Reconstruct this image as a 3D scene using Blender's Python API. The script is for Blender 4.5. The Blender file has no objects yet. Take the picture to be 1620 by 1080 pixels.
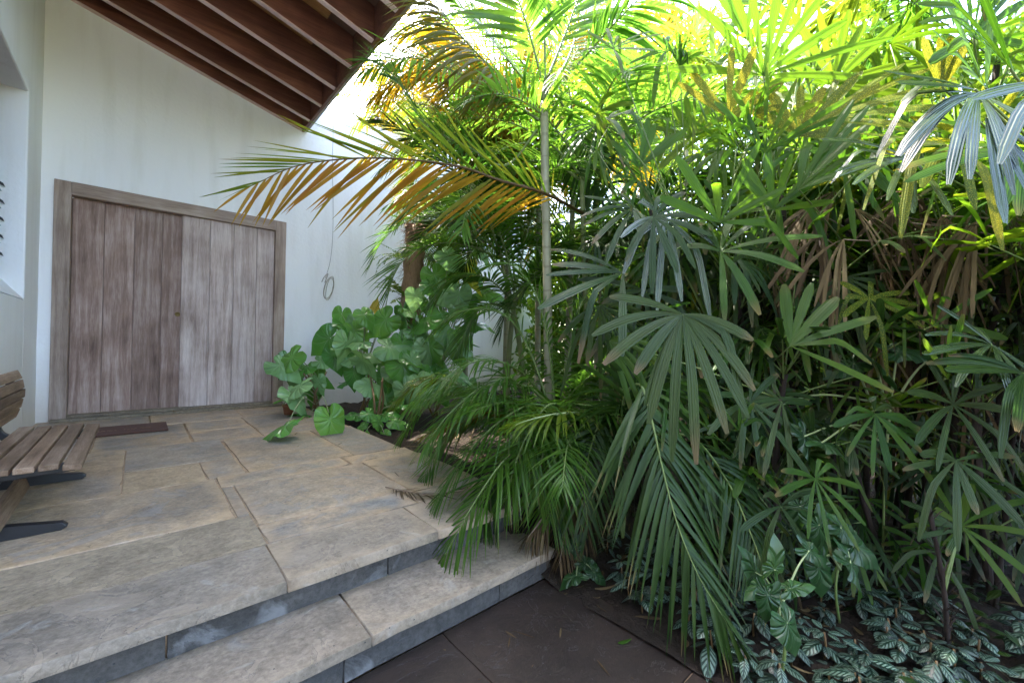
import bpy, math, random
import numpy as np
from mathutils import Vector, Matrix
rng = np.random.default_rng(11); random.seed(11)
R = math.radians
SC = bpy.context.scene; COL = SC.collection

# ------------------------------------------------------------------ camera
F, CX, CY, H = 656.0, 810.0, 540.0, 0.85
YAW, ROLL, PITCH = R(42), 0.0197, math.atan(3 / 656)
FW = np.array([math.sin(YAW)*math.cos(PITCH), math.cos(YAW)*math.cos(PITCH), math.sin(PITCH)])
_r = np.array([math.cos(YAW), -math.sin(YAW), 0]); _u = np.cross(_r, FW)
IM = _r*math.cos(ROLL) + _u*math.sin(ROLL)          # to the right in the picture
DN = -_u*math.cos(ROLL) + _r*math.sin(ROLL)         # down in the picture
CAM = np.array([0, 0, H]); Z = np.array([0, 0, 1.0])
cd = bpy.data.cameras.new('camera'); cam = bpy.data.objects.new('camera', cd); COL.objects.link(cam)
cd.sensor_width = 36; cd.lens = 36*F/1620; cd.clip_start = .02; cd.clip_end = 600
m = Matrix.Identity(4)
for k in range(3):
    m[k][0], m[k][1], m[k][2] = IM[k], -DN[k], -FW[k]
m.translation = Vector((0, 0, H)); cam.matrix_world = m
SC.camera = cam
# ------------------------------------------------------------------ light
SUN_AZ, SUN_EL = R(-4), R(59)                        # azimuth from +Y towards +X
w = bpy.data.worlds.new('World'); SC.world = w; w.use_nodes = True
nt = w.node_tree; nt.nodes.clear()
sky = nt.nodes.new('ShaderNodeTexSky'); sky.sky_type = 'NISHITA'; sky.sun_disc = False
sky.sun_elevation = SUN_EL; sky.sun_rotation = SUN_AZ; sky.air_density = .9; sky.dust_density = 4.0; sky.ozone_density = .8
bg = nt.nodes.new('ShaderNodeBackground'); bg.inputs[1].default_value = 0.15
wo = nt.nodes.new('ShaderNodeOutputWorld')
nt.links.new(sky.outputs[0], bg.inputs[0]); nt.links.new(bg.outputs[0], wo.inputs[0])
sl = bpy.data.lights.new('sun', 'SUN'); sl.energy = 2.0; sl.angle = R(0.53); sl.color = (1, .93, .82)
so = bpy.data.objects.new('sun', sl); COL.objects.link(so)
sd = Vector((math.sin(SUN_AZ)*math.cos(SUN_EL), math.cos(SUN_AZ)*math.cos(SUN_EL), math.sin(SUN_EL)))
so.rotation_euler = (-sd).to_track_quat('-Z', 'Y').to_euler(); so.location = sd*40
SC.view_settings.view_transform = 'Standard'; SC.view_settings.look = 'None'
SC.view_settings.gamma = 1; SC.view_settings.exposure = 4.1
SC.render.engine = 'CYCLES'
cy = SC.cycles; cy.use_denoising = True; cy.max_bounces = 10; cy.diffuse_bounces = 6; cy.glossy_bounces = 3
cy.transmission_bounces = 8; cy.transparent_max_bounces = 4; cy.sample_clamp_indirect = 6

# ------------------------------------------------------------------ geometry from the photograph
def nrm(v):
    v = np.asarray(v, float); return v/(np.linalg.norm(v, axis=-1, keepdims=True)+1e-12)
def ray(x, y): return FW + IM*(x-CX)/F + DN*(y-CY)/F
def at(x, y, D): return CAM + ray(x, y)*D            # D metres in front of the camera
def onz(x, y, z):
    v = ray(x, y); return CAM + v*((z-H)/v[2])
def ony(x, y, Y):
    v = ray(x, y); return CAM + v*(Y/v[1])
def soil_z(X, Y):
    t = np.clip((Y-1.15)/0.8, 0, 1); t = t*t*(3-2*t)
    return -.27 + .22*t

# ------------------------------------------------------------------ mesh builder (all quads)
class MB:
    def __init__(s): s.v, s.f, s.mi, s.uv, s.rn, s.n = [], [], [], [], [], 0
    def grid(s, P, uv=None, rnd=.5, mat=0, close=False):
        P = np.asarray(P, float)
        if P.ndim == 3: P = P[None]
        M, S, C = P.shape[:3]
        idx = np.arange(M*S*C).reshape(M, S, C) + s.n
        if close: idx = np.concatenate([idx, idx[:, :, :1]], 2)
        q = np.stack([idx[:, :-1, :-1], idx[:, :-1, 1:], idx[:, 1:, 1:], idx[:, 1:, :-1]], -1).reshape(-1, 4)
        if uv is None:
            uv = np.stack(np.meshgrid(np.linspace(0, 1, S), np.linspace(0, 1, C), indexing='ij')[::-1], -1)
        uv = np.broadcast_to(uv, (M, S, C, 2))
        rn = np.broadcast_to(np.asarray(rnd, float).reshape(-1, 1, 1), (M, S, C))
        s.v.append(P.reshape(-1, 3)); s.f.append(q); s.mi.append(np.full(len(q), mat))
        s.uv.append(uv.reshape(-1, 2)); s.rn.append(rn.reshape(-1)); s.n += M*S*C
    def quads(s, P, q, rnd=.5, mat=0):
        P = np.asarray(P, float); q = np.asarray(q)+s.n
        s.v.append(P); s.f.append(q); s.mi.append(np.full(len(q), mat)); s.uv.append(P[:, :2]*1.0)
        s.rn.append(np.full(len(P), rnd)); s.n += len(P)
    def box(s, a, b, rnd=.5, mat=0):
        (x0, y0, z0), (x1, y1, z1) = a, b
        P = [(x0,y0,z0),(x1,y0,z0),(x1,y1,z0),(x0,y1,z0),(x0,y0,z1),(x1,y0,z1),(x1,y1,z1),(x0,y1,z1)]
        s.quads(P, [(0,3,2,1),(4,5,6,7),(0,1,5,4),(1,2,6,5),(2,3,7,6),(3,0,4,7)], rnd, mat)
    def obox(s, o, X, Y, Zv, rnd=.5, mat=0):          # oriented box, corner o and three edges
        o, X, Y, Zv = [np.asarray(k, float) for k in (o, X, Y, Zv)]
        P = [o, o+X, o+X+Y, o+Y, o+Zv, o+X+Zv, o+X+Y+Zv, o+Y+Zv]
        s.quads(P, [(0,3,2,1),(4,5,6,7),(0,1,5,4),(1,2,6,5),(2,3,7,6),(3,0,4,7)], rnd, mat)
    def tube(s, path, rad, sides=8, rnd=.5, mat=0, cap=True):
        p = np.asarray(path, float); n = len(p); rad = np.broadcast_to(np.asarray(rad, float), (n,)).copy()
        t = nrm(np.gradient(p, axis=0)); ref = np.array([.3, .2, .9]) if abs(t[0] @ Z) < .8 else np.array([1., .1, 0])
        a = nrm(np.cross(t, ref)); b = np.cross(t, a); th = np.linspace(0, 2*math.pi, sides, endpoint=False)
        if cap:
            p = np.concatenate([p[:1], p, p[-1:]]); a = np.concatenate([a[:1], a, a[-1:]]); b = np.concatenate([b[:1], b, b[-1:]])
            rad = np.concatenate([[rad[0]*.02], rad, [rad[-1]*.02]])
        P = p[:, None] + rad[:, None, None]*(np.cos(th)[None, :, None]*a[:, None] + np.sin(th)[None, :, None]*b[:, None])
        L = np.concatenate([[0], np.cumsum(np.linalg.norm(np.diff(p, axis=0), axis=1))])
        uv = np.stack(np.broadcast_arrays(np.linspace(0, 1, sides)[None, :], L[:, None]), -1)
        s.grid(P, uv, rnd, mat, close=True)
    def build(s, name, mats, parent=None, smooth=True, bevel=0, kind=None):
        v = np.concatenate(s.v); f = np.concatenate(s.f)
        o0 = np.array(parent.location) if parent is not None and parent.parent is None else np.zeros(3)
        if parent is not None and parent.parent is not None: o0 = np.array(parent.parent.location)
        v = v - o0
        me = bpy.data.meshes.new(name)
        me.vertices.add(len(v)); me.vertices.foreach_set('co', v.astype(np.float32).ravel())
        me.loops.add(f.size); me.loops.foreach_set('vertex_index', f.astype(np.int32).ravel())
        me.polygons.add(len(f)); me.polygons.foreach_set('loop_start', np.arange(0, f.size, 4, dtype=np.int32))
        me.polygons.foreach_set('material_index', np.concatenate(s.mi).astype(np.int32))
        me.update(calc_edges=True)
        uvl = me.uv_layers.new(name='UVMap'); uvl.data.foreach_set('uv', np.concatenate(s.uv)[f.ravel()].astype(np.float32).ravel())
        at_ = me.attributes.new('rnd', 'FLOAT', 'POINT'); at_.data.foreach_set('value', np.concatenate(s.rn).astype(np.float32))
        me.polygons.foreach_set('use_smooth', np.full(len(f), bool(smooth)))
        for k in (mats if isinstance(mats, (list, tuple)) else [mats]): me.materials.append(k)
        o = bpy.data.objects.new(name, me); COL.objects.link(o)
        if parent is not None: o.parent = parent
        if kind: o['kind'] = kind
        if bevel:
            b = o.modifiers.new('bevel', 'BEVEL'); b.width = bevel; b.segments = 2; b.limit_method = 'ANGLE'; b.angle_limit = R(40)
        return o
def thing(name, label, cat, loc, group=None):
    global rng
    if group is None: rng = np.random.default_rng(sum(ord(ch)*(q+7) for q, ch in enumerate(label)))
    o = bpy.data.objects.new(name, None); COL.objects.link(o); o.location = tuple(float(k) for k in loc)
    o.empty_display_size = .1; tag(o, label, cat, group); return o
def tag(o, label, cat, group=None):
    o['label'] = label; o['category'] = cat; o['kind'] = 'thing'
    if group: o['group'] = group
    return o
def curve(pts, n=24):                                # Catmull-Rom through the points
    p = np.asarray(pts, float)
    if len(p) == 2: return p[0] + (p[1]-p[0])*np.linspace(0, 1, n)[:, None]
    e = np.concatenate([[2*p[0]-p[1]], p, [2*p[-1]-p[-2]]]); out = []
    t = np.linspace(0, len(p)-1-1e-6, n)
    for q in t:
        k = int(q); u = q-k; a, b, c, d = e[k:k+4]
        out.append(.5*((2*b)+(c-a)*u+(2*a-5*b+4*c-d)*u*u+(-a+3*b-3*c+d)*u**3))
    return np.array(out)

# ------------------------------------------------------------------ materials
def mat(name):
    m = bpy.data.materials.new(name); m.use_nodes = True; n = m.node_tree; n.nodes.clear()
    out = n.nodes.new('ShaderNodeOutputMaterial')
    def N(t, **kw):
        q = n.nodes.new('ShaderNode'+t)
        for k, v in kw.items():
            if k.startswith('i_'): q.inputs[int(k[2:]) if k[2:].isdigit() else k[2:].replace('_', ' ')].default_value = v
            else: setattr(q, k, v)
        return q
    def L(a, b): n.links.new(a, b)
    return m, N, L, out
def ramp(N, stops):
    r = N('ValToRGB'); e = r.color_ramp.elements
    while len(e) < len(stops): e.new(.5)
    for k, (p, c) in enumerate(stops):
        e[k].position = p; e[k].color = (*c, 1) if len(c) == 3 else c
    return r
def mixc(N, L, f, a, b, bt='MIX'):
    q = N('Mix', data_type='RGBA', blend_type=bt)
    for s, v in ((0, f), (6, a), (7, b)):
        if hasattr(v, 'links') or hasattr(v, 'is_linked'): L(v, q.inputs[s])
        elif isinstance(v, (int, float)): q.inputs[s].default_value = v
        else: q.inputs[s].default_value = (*v, 1)
    return q.outputs[2]
def mth(N, L, op, a, b=None, c=None, clamp=False):
    q = N('Math', operation=op, use_clamp=clamp)
    for s, v in ((0, a), (1, b), (2, c)):
        if v is None: continue
        if isinstance(v, (int, float)): q.inputs[s].default_value = v
        else: L(v, q.inputs[s])
    return q.outputs[0]
def noise(N, L, vec, scale, detail=4, rough=.55, dist=0):
    q = N('TexNoise'); q.inputs['Scale'].default_value = scale; q.inputs['Detail'].default_value = detail
    q.inputs['Roughness'].default_value = rough; q.inputs['Distortion'].default_value = dist
    if vec is not None: L(vec, q.inputs['Vector'])
    return q.outputs[0]
def mapping(N, L, vec, sc=(1, 1, 1), rot=(0, 0, 0)):
    q = N('Mapping'); q.inputs['Scale'].default_value = sc; q.inputs['Rotation'].default_value = rot; L(vec, q.inputs[0]); return q.outputs[0]
def finish(N, L, out, col, rough, bump=None, bs=.3, bd=.01, spec=.5):
    p = N('BsdfPrincipled'); p.inputs['Specular IOR Level'].default_value = spec
    for s, v in (('Base Color', col), ('Roughness', rough)):
        if isinstance(v, (int, float)): p.inputs[s].default_value = v
        elif isinstance(v, tuple): p.inputs[s].default_value = (*v, 1)
        else: L(v, p.inputs[s])
    if bump is not None:
        b = N('Bump'); b.inputs['Strength'].default_value = bs; b.inputs['Distance'].default_value = bd
        L(bump, b.inputs['Height']); L(b.outputs[0], p.inputs['Normal'])
    L(p.outputs[0], out.inputs[0]); return p

def leaf_mat(name, cols, trans, rough=.38, tf=.4, ribs=0, tipcol=None, spots=None, spec=.32, ts=.36, ior=1.45):
    m, N, L, out = mat(name)
    a = N('Attribute', attribute_name='rnd'); uv = N('UVMap'); g = N('NewGeometry')
    r = ramp(N, [(k/(len(cols)-1), (c[0]*.78, c[1]*.78, c[2]*.6)) for k, c in enumerate(cols)]); L(a.outputs['Fac'], r.inputs[0])
    tc = N('TexCoord'); nz = noise(N, L, tc.outputs['Object'], 9, 3)
    hs = N('HueSaturation'); L(r.outputs[0], hs.inputs['Color'])
    L(mth(N, L, 'MULTIPLY_ADD', nz, .9, .55), hs.inputs['Value']); col = hs.outputs[0]
    rt = ramp(N, [(k/(len(trans)-1), tuple(q*ts for q in c)) for k, c in enumerate(trans)]); L(a.outputs['Fac'], rt.inputs[0]); tcol = rt.outputs[0]
    sx = N('SeparateXYZ'); L(uv.outputs[0], sx.inputs[0])
    if tipcol:
        f = N('MapRange'); L(mth(N, L, 'MULTIPLY_ADD', nz, .3, sx.outputs[1]), f.inputs[0]); f.inputs[1].default_value = .95; f.inputs[2].default_value = 1.15
        ff = mth(N, L, 'MULTIPLY', f.outputs[0], mth(N, L, 'MULTIPLY_ADD', mth(N, L, 'FRACT', mth(N, L, 'MULTIPLY', a.outputs['Fac'], 9.7)), 2.2, -1.0, True)); col = mixc(N, L, ff, col, tipcol); tcol = mixc(N, L, ff, tcol, tipcol)
    if spots:
        sp = N('TexVoronoi'); sp.inputs['Scale'].default_value = 210; L(tc.outputs['Object'], sp.inputs['Vector'])
        f = N('MapRange'); L(sp.outputs['Distance'], f.inputs[0]); f.inputs[1].default_value = .42; f.inputs[2].default_value = .3
        tcol = mixc(N, L, mth(N, L, 'MULTIPLY', f.outputs[0], .45), tcol, spots); col = mixc(N, L, mth(N, L, 'MULTIPLY', f.outputs[0], .25), col, spots)
    bump = None
    if ribs:
        s = mth(N, L, 'SINE', mth(N, L, 'MULTIPLY', sx.outputs[0], ribs*6.283))
        bump = s; f = mth(N, L, 'MULTIPLY_ADD', s, .055, .945)
        hs2 = N('HueSaturation'); L(col, hs2.inputs['Color']); L(f, hs2.inputs['Value']); col = hs2.outputs[0]
        hs3 = N('HueSaturation'); L(tcol, hs3.inputs['Color']); L(f, hs3.inputs['Value']); tcol = hs3.outputs[0]
    p = finish(N, L, out, col, rough, bump, .35, .002, spec); p.inputs['IOR'].default_value = ior
    t = N('BsdfTranslucent'); L(tcol, t.inputs[0])
    mx = N('MixShader'); mx.inputs[0].default_value = tf
    L(p.outputs[0], mx.inputs[1]); L(t.outputs[0], mx.inputs[2]); L(mx.outputs[0], out.inputs[0])
    return m
G = dict(
 areca=leaf_mat('areca_green', [(.030,.085,.016), (.05,.12,.02), (.075,.15,.025)], [(.12,.34,.03), (.22,.5,.04), (.34,.6,.05)], .36, .42, tipcol=(.18,.11,.04), ts=.75),
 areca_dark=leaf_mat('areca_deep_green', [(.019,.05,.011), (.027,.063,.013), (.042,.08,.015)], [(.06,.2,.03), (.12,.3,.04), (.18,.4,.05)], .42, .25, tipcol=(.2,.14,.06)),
 areca_lime=leaf_mat('areca_lime', [(.07,.14,.015), (.10,.17,.018), (.13,.18,.018)], [(.3,.6,.03), (.45,.7,.04), (.6,.75,.05)], .36, .45),
 areca_gold=leaf_mat('areca_gold', [(.11,.12,.012), (.15,.125,.012), (.18,.11,.012)], [(.75,.70,.03), (.85,.58,.02), (.9,.45,.02)], .4, .6, ts=.25),
 areca_orange=leaf_mat('areca_orange', [(.10,.12,.02), (.22,.13,.02), (.28,.12,.025)], [(.5,.5,.04), (.75,.46,.03), (.8,.38,.03)], .4, .55, ts=.85),
 areca_bronze=leaf_mat('areca_bronze', [(.05,.09,.02), (.08,.09,.02), (.13,.10,.02)], [(.24,.42,.03), (.42,.46,.03), (.55,.42,.03)], .38, .55, tipcol=(.24,.12,.03), ts=.8),
 dead=leaf_mat('dry_brown_leaf', [(.06,.036,.02), (.11,.07,.04), (.21,.15,.092)], [(.3,.2,.1), (.35,.25,.14), (.4,.3,.2)], .65, .15, ribs=6, spec=.25),
 fan=leaf_mat('fan_leaf_green', [(.02,.066,.011), (.038,.10,.012), (.066,.13,.015)], [(.16,.45,.02), (.28,.6,.03), (.45,.7,.04)], .36, .42, ribs=5, ts=.55, tipcol=(.16,.11,.04)),
 fan_lime=leaf_mat('fan_leaf_lime', [(.05,.12,.010), (.075,.14,.012), (.10,.15,.012)], [(.28,.68,.03), (.38,.74,.03), (.52,.76,.03)], .36, .5, ribs=5, ts=.42),
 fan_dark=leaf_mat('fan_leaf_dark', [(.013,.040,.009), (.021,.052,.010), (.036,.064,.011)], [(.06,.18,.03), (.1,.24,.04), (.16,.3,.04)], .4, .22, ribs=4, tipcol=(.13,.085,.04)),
 fan_silver=leaf_mat('fan_leaf_glossy', [(.028,.055,.022), (.038,.07,.026), (.05,.085,.03)], [(.05,.14,.03), (.07,.18,.04), (.09,.22,.04)], .27, .16, ribs=4, spec=.5, ior=1.8),
 fan_spot=leaf_mat('fan_leaf_speckled', [(.08,.14,.02), (.11,.17,.02), (.17,.19,.02)], [(.3,.42,.03), (.45,.5,.03), (.65,.5,.03)], .45, .5, ribs=5, spots=(.75,.6,.05)),
 far=leaf_mat('garden_foliage', [(.035,.10,.015), (.07,.16,.02), (.12,.2,.025)], [(.2,.5,.03), (.35,.65,.04), (.5,.7,.05)], .45, .42),
 fern=leaf_mat('fern_green', [(.08,.18,.02), (.12,.22,.025), (.16,.25,.03)], [(.35,.65,.04), (.45,.7,.05), (.5,.7,.05)], .45, .45),
)
def heart_mat(name, cols, trans, rough=.3, tf=.25, vein=(.22,.36,.16), k=5.5, vw=.03):
    m, N, L, out = mat(name)
    a = N('Attribute', attribute_name='rnd'); uv = N('UVMap'); sx = N('SeparateXYZ'); L(uv.outputs[0], sx.inputs[0])
    r = ramp(N, [(q/(len(cols)-1), c) for q, c in enumerate(cols)]); L(a.outputs['Fac'], r.inputs[0])
    tc = N('TexCoord'); nz = noise(N, L, tc.outputs['Object'], 7, 4)
    hs = N('HueSaturation'); L(r.outputs[0], hs.inputs['Color']); L(mth(N, L, 'MULTIPLY_ADD', nz, .8, .6), hs.inputs['Value'])
    bend = mth(N, L, 'MULTIPLY_ADD', sx.outputs[1], -.75, mth(N, L, 'MULTIPLY', mth(N, L, 'ABSOLUTE', sx.outputs[0]), k))
    d = mth(N, L, 'PINGPONG', bend, .5)
    d = mth(N, L, 'MULTIPLY', d, mth(N, L, 'ADD', sx.outputs[1], .08))
    f = N('MapRange'); L(d, f.inputs[0]); f.inputs[1].default_value = vw; f.inputs[2].default_value = vw*.3
    col = mixc(N, L, mth(N, L, 'MULTIPLY', f.outputs[0], .65), hs.outputs[0], vein)
    f2 = N('MapRange'); L(d, f2.inputs[0]); f2.inputs[1].default_value = 0; f2.inputs[2].default_value = .18
    p = finish(N, L, out, col, rough, f2.outputs[0], .6, .012)
    rt = ramp(N, [(q/(len(trans)-1), c) for q, c in enumerate(trans)]); L(a.outputs['Fac'], rt.inputs[0])
    t = N('BsdfTranslucent'); L(rt.outputs[0], t.inputs[0]); mx = N('MixShader'); mx.inputs[0].default_value = tf
    L(p.outputs[0], mx.inputs[1]); L(t.outputs[0], mx.inputs[2]); L(mx.outputs[0], out.inputs[0]); return m
G['heart'] = heart_mat('heart_leaf_green', [(.055,.19,.035), (.085,.25,.045), (.13,.31,.055)], [(.15,.4,.04), (.22,.5,.05), (.3,.55,.05)], .2)
G['heart_pale'] = heart_mat('heart_leaf_pale', [(.15,.31,.11), (.21,.39,.15), (.28,.46,.19)], [(.2,.4,.1), (.25,.45,.12), (.3,.5,.12)], .22, vein=(.14,.26,.12))
G['heart_yellow'] = heart_mat('heart_leaf_yellow', [(.25,.28,.03), (.3,.25,.03), (.4,.26,.03)], [(.6,.6,.05), (.7,.55,.05), (.7,.45,.05)], .4, .45, vein=(.5,.45,.15))
G['arrow'] = heart_mat('arrow_leaf_green', [(.012,.042,.012), (.018,.055,.014), (.026,.068,.016)], [(.05,.14,.02), (.06,.16,.02), (.08,.18,.02)], .36, vein=(.06,.13,.05), k=6, vw=.035)
def pilea_mat():
    m, N, L, out = mat('silver_patterned_leaf'); uv = N('UVMap'); sx = N('SeparateXYZ'); L(uv.outputs[0], sx.inputs[0])
    tc = N('TexCoord'); nz = noise(N, L, tc.outputs['Object'], 55, 3)
    u = mth(N, L, 'ABSOLUTE', mth(N, L, 'SUBTRACT', mth(N, L, 'MULTIPLY', sx.outputs[0], 2), 1))
    ph = mth(N, L, 'MULTIPLY', mth(N, L, 'SUBTRACT', sx.outputs[1], mth(N, L, 'MULTIPLY', u, .26)), 6.2)
    d = mth(N, L, 'PINGPONG', mth(N, L, 'MULTIPLY_ADD', nz, .5, ph), .5)
    f = N('MapRange'); L(d, f.inputs[0]); f.inputs[1].default_value = .2; f.inputs[2].default_value = .27
    e = N('MapRange'); L(u, e.inputs[0]); e.inputs[1].default_value = .12; e.inputs[2].default_value = .2
    e2 = N('MapRange'); L(u, e2.inputs[0]); e2.inputs[1].default_value = .92; e2.inputs[2].default_value = .78
    mk = mth(N, L, 'MULTIPLY', f.outputs[0], mth(N, L, 'MULTIPLY', e.outputs[0], e2.outputs[0]))
    col = mixc(N, L, mk, (.006, .022, .012), (.10, .15, .11))
    av = N('Attribute', attribute_name='rnd'); hv = N('HueSaturation'); L(col, hv.inputs['Color']); L(mth(N, L, 'MULTIPLY_ADD', av.outputs['Fac'], 1.0, .45), hv.inputs['Value']); finish(N, L, out, hv.outputs[0], .36, mk, .5, .003); return m
G['pilea'] = pilea_mat()
def stem_mat(name, a, b, ringed=0, rough=.55, fib=False):
    m, N, L, out = mat(name); tc = N('TexCoord'); uv = N('UVMap'); at_ = N('Attribute', attribute_name='rnd')
    nz = noise(N, L, mapping(N, L, tc.outputs['Object'], (30, 30, 4) if not fib else (60, 60, 14)), 1.5, 5)
    col = mixc(N, L, nz, a, b); bmp = nz
    if ringed:
        sx = N('SeparateXYZ'); L(uv.outputs[0], sx.inputs[0])
        d = mth(N, L, 'PINGPONG', mth(N, L, 'MULTIPLY_ADD', noise(N, L, mapping(N, L, tc.outputs['Object'], (.1, .1, 3)), 1.5, 2), 1.6, mth(N, L, 'MULTIPLY_ADD', nz, .15, mth(N, L, 'MULTIPLY', sx.outputs[1], ringed*.75))), .5)
        f = N('MapRange'); L(d, f.inputs[0]); f.inputs[1].default_value = .07; f.inputs[2].default_value = .03
        col = mixc(N, L, mth(N, L, 'MULTIPLY', f.outputs[0], .55), col, (.14, .10, .06)); n9 = noise(N, L, mapping(N, L, tc.outputs['Object'], (14, 14, 5)), 1.4, 3); col = mixc(N, L, n9, col, (.13, .13, .06))
    finish(N, L, out, col, rough, bmp, .5, .01 if fib else .004); return m
G['palm_trunk'] = stem_mat('ringed_palm_stem', (.24,.22,.13), (.42,.38,.26), 9)
G['palm_green'] = stem_mat('green_palm_stem', (.10,.16,.04), (.24,.26,.08), 5)
G['rachis'] = stem_mat('frond_rib', (.07,.12,.03), (.16,.2,.05))
G['rachis_brown'] = stem_mat('frond_rib_brown', (.10,.055,.02), (.2,.12,.04))
G['rachis_pale'] = stem_mat('stalk_pale', (.18,.24,.1), (.3,.34,.16))
G['cane'] = stem_mat('fibrous_cane', (.008,.006,.005), (.042,.024,.016), 0, .9, True)
G['bark'] = stem_mat('shaggy_bark', (.13,.07,.04), (.42,.26,.16), 0, .9, True)
G['twig'] = stem_mat('dry_twig', (.12,.08,.05), (.28,.2,.14), 0, .7)

def wood_mat(name, dark, mid, pale, axis='z', rough=.7, scale=1.0, grain=.5):
    m, N, L, out = mat(name); tc = N('TexCoord'); at_ = N('Attribute', attribute_name='rnd')
    sc = {'x': (.8, 14, 14), 'y': (14, .8, 14), 'z': (14, 14, .8)}[axis]
    ad = N('VectorMath', operation='ADD'); L(tc.outputs['Object'], ad.inputs[0])
    cb = N('CombineXYZ'); 
    for k in range(3): L(mth(N, L, 'MULTIPLY', at_.outputs['Fac'], 13.7*(k+1)), cb.inputs[k])
    L(cb.outputs[0], ad.inputs[1])
    v = mapping(N, L, ad.outputs[0], tuple(q*scale for q in sc))
    n1 = noise(N, L, v, 1.2, 6, .65, .6); n2 = noise(N, L, mapping(N, L, ad.outputs[0], tuple(q*scale*7 for q in sc)), 1.5, 4, .7)
    n3 = noise(N, L, ad.outputs[0], 2.2, 3)
    r = ramp(N, [(.36, dark), (.5, mid), (.64, pale)])
    L(mth(N, L, 'ADD', mth(N, L, 'MULTIPLY', n1, .45), mth(N, L, 'ADD', mth(N, L, 'MULTIPLY', n2, .25), mth(N, L, 'MULTIPLY', n3, .32))), r.inputs[0])
    hs = N('HueSaturation'); L(r.outputs[0], hs.inputs['Color']); L(mth(N, L, 'MULTIPLY_ADD', at_.outputs['Fac'], .5, .75), hs.inputs['Value'])
    finish(N, L, out, hs.outputs[0], rough, mth(N, L, 'ADD', n2, n1), grain, .004, .35); return m
G['door'] = wood_mat('weathered_door_wood', (.13,.078,.058), (.29,.19,.15), (.50,.38,.325), 'z', grain=.8, scale=1.3)
G['door_right'] = wood_mat('weathered_pale_door_wood', (.23,.16,.13), (.48,.375,.33), (.70,.60,.555), 'z', grain=.8, scale=1.3)
G['door_frame'] = wood_mat('weathered_frame_wood', (.16,.105,.08), (.32,.235,.185), (.49,.39,.32), 'z')
G['door_head'] = wood_mat('weathered_head_wood', (.16,.105,.08), (.32,.235,.185), (.49,.39,.32), 'x')
G['bench_wood'] = wood_mat('bench_slat_wood', (.085,.048,.026), (.20,.125,.075), (.34,.24,.165), 'y', scale=1.4)
G['rafter'] = wood_mat('rafter_wood', (.075,.028,.018), (.17,.062,.036), (.27,.11,.06), 'x', .6)
G['rafter_bounce'] = wood_mat('rafter_bounce_lit_edge', (.55,.36,.32), (.66,.46,.42), (.74,.56,.52), 'x', .65)  # pale tone paints the terrace bounce light on the rafter undersides
G['soffit'] = wood_mat('soffit_board', (.14,.055,.02), (.32,.14,.05), (.48,.24,.09), 'x', .6)  # reddish wood, brightened to carry the golden sunlight between the rafters
G['fascia'] = wood_mat('fascia_weathered', (.16,.13,.11), (.3,.26,.23), (.42,.38,.34), 'y', .7)

def plaster():
    m, N, L, out = mat('white_plaster'); g = N('NewGeometry'); P = g.outputs['Position']
    n1 = noise(N, L, P, 1.1, 5); n2 = noise(N, L, P, 26, 5, .6); n3 = noise(N, L, mapping(N, L, P, (5, 5, .5)), 1.5, 4)
    c = mixc(N, L, n1, (.91,.90,.89), (.85,.84,.835))
    f = N('MapRange'); L(n3, f.inputs[0]); f.inputs[1].default_value = .5; f.inputs[2].default_value = .85; f.inputs[4].default_value = .4
    c = mixc(N, L, f.outputs[0], c, (.64,.62,.56))
    sx = N('SeparateXYZ'); L(P, sx.inputs[0])
    f = N('MapRange'); L(mth(N, L, 'ADD', sx.outputs[2], mth(N, L, 'MULTIPLY', n1, .7)), f.inputs[0]); f.inputs[1].default_value = 1.15; f.inputs[2].default_value = .3
    c = mixc(N, L, mth(N, L, 'MULTIPLY', f.outputs[0], .75), c, (.52,.42,.31))   # splashed earth along the foot of the wall
    finish(N, L, out, c, .85, n2, .35, .012, .25); return m
G['plaster'] = plaster()

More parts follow.
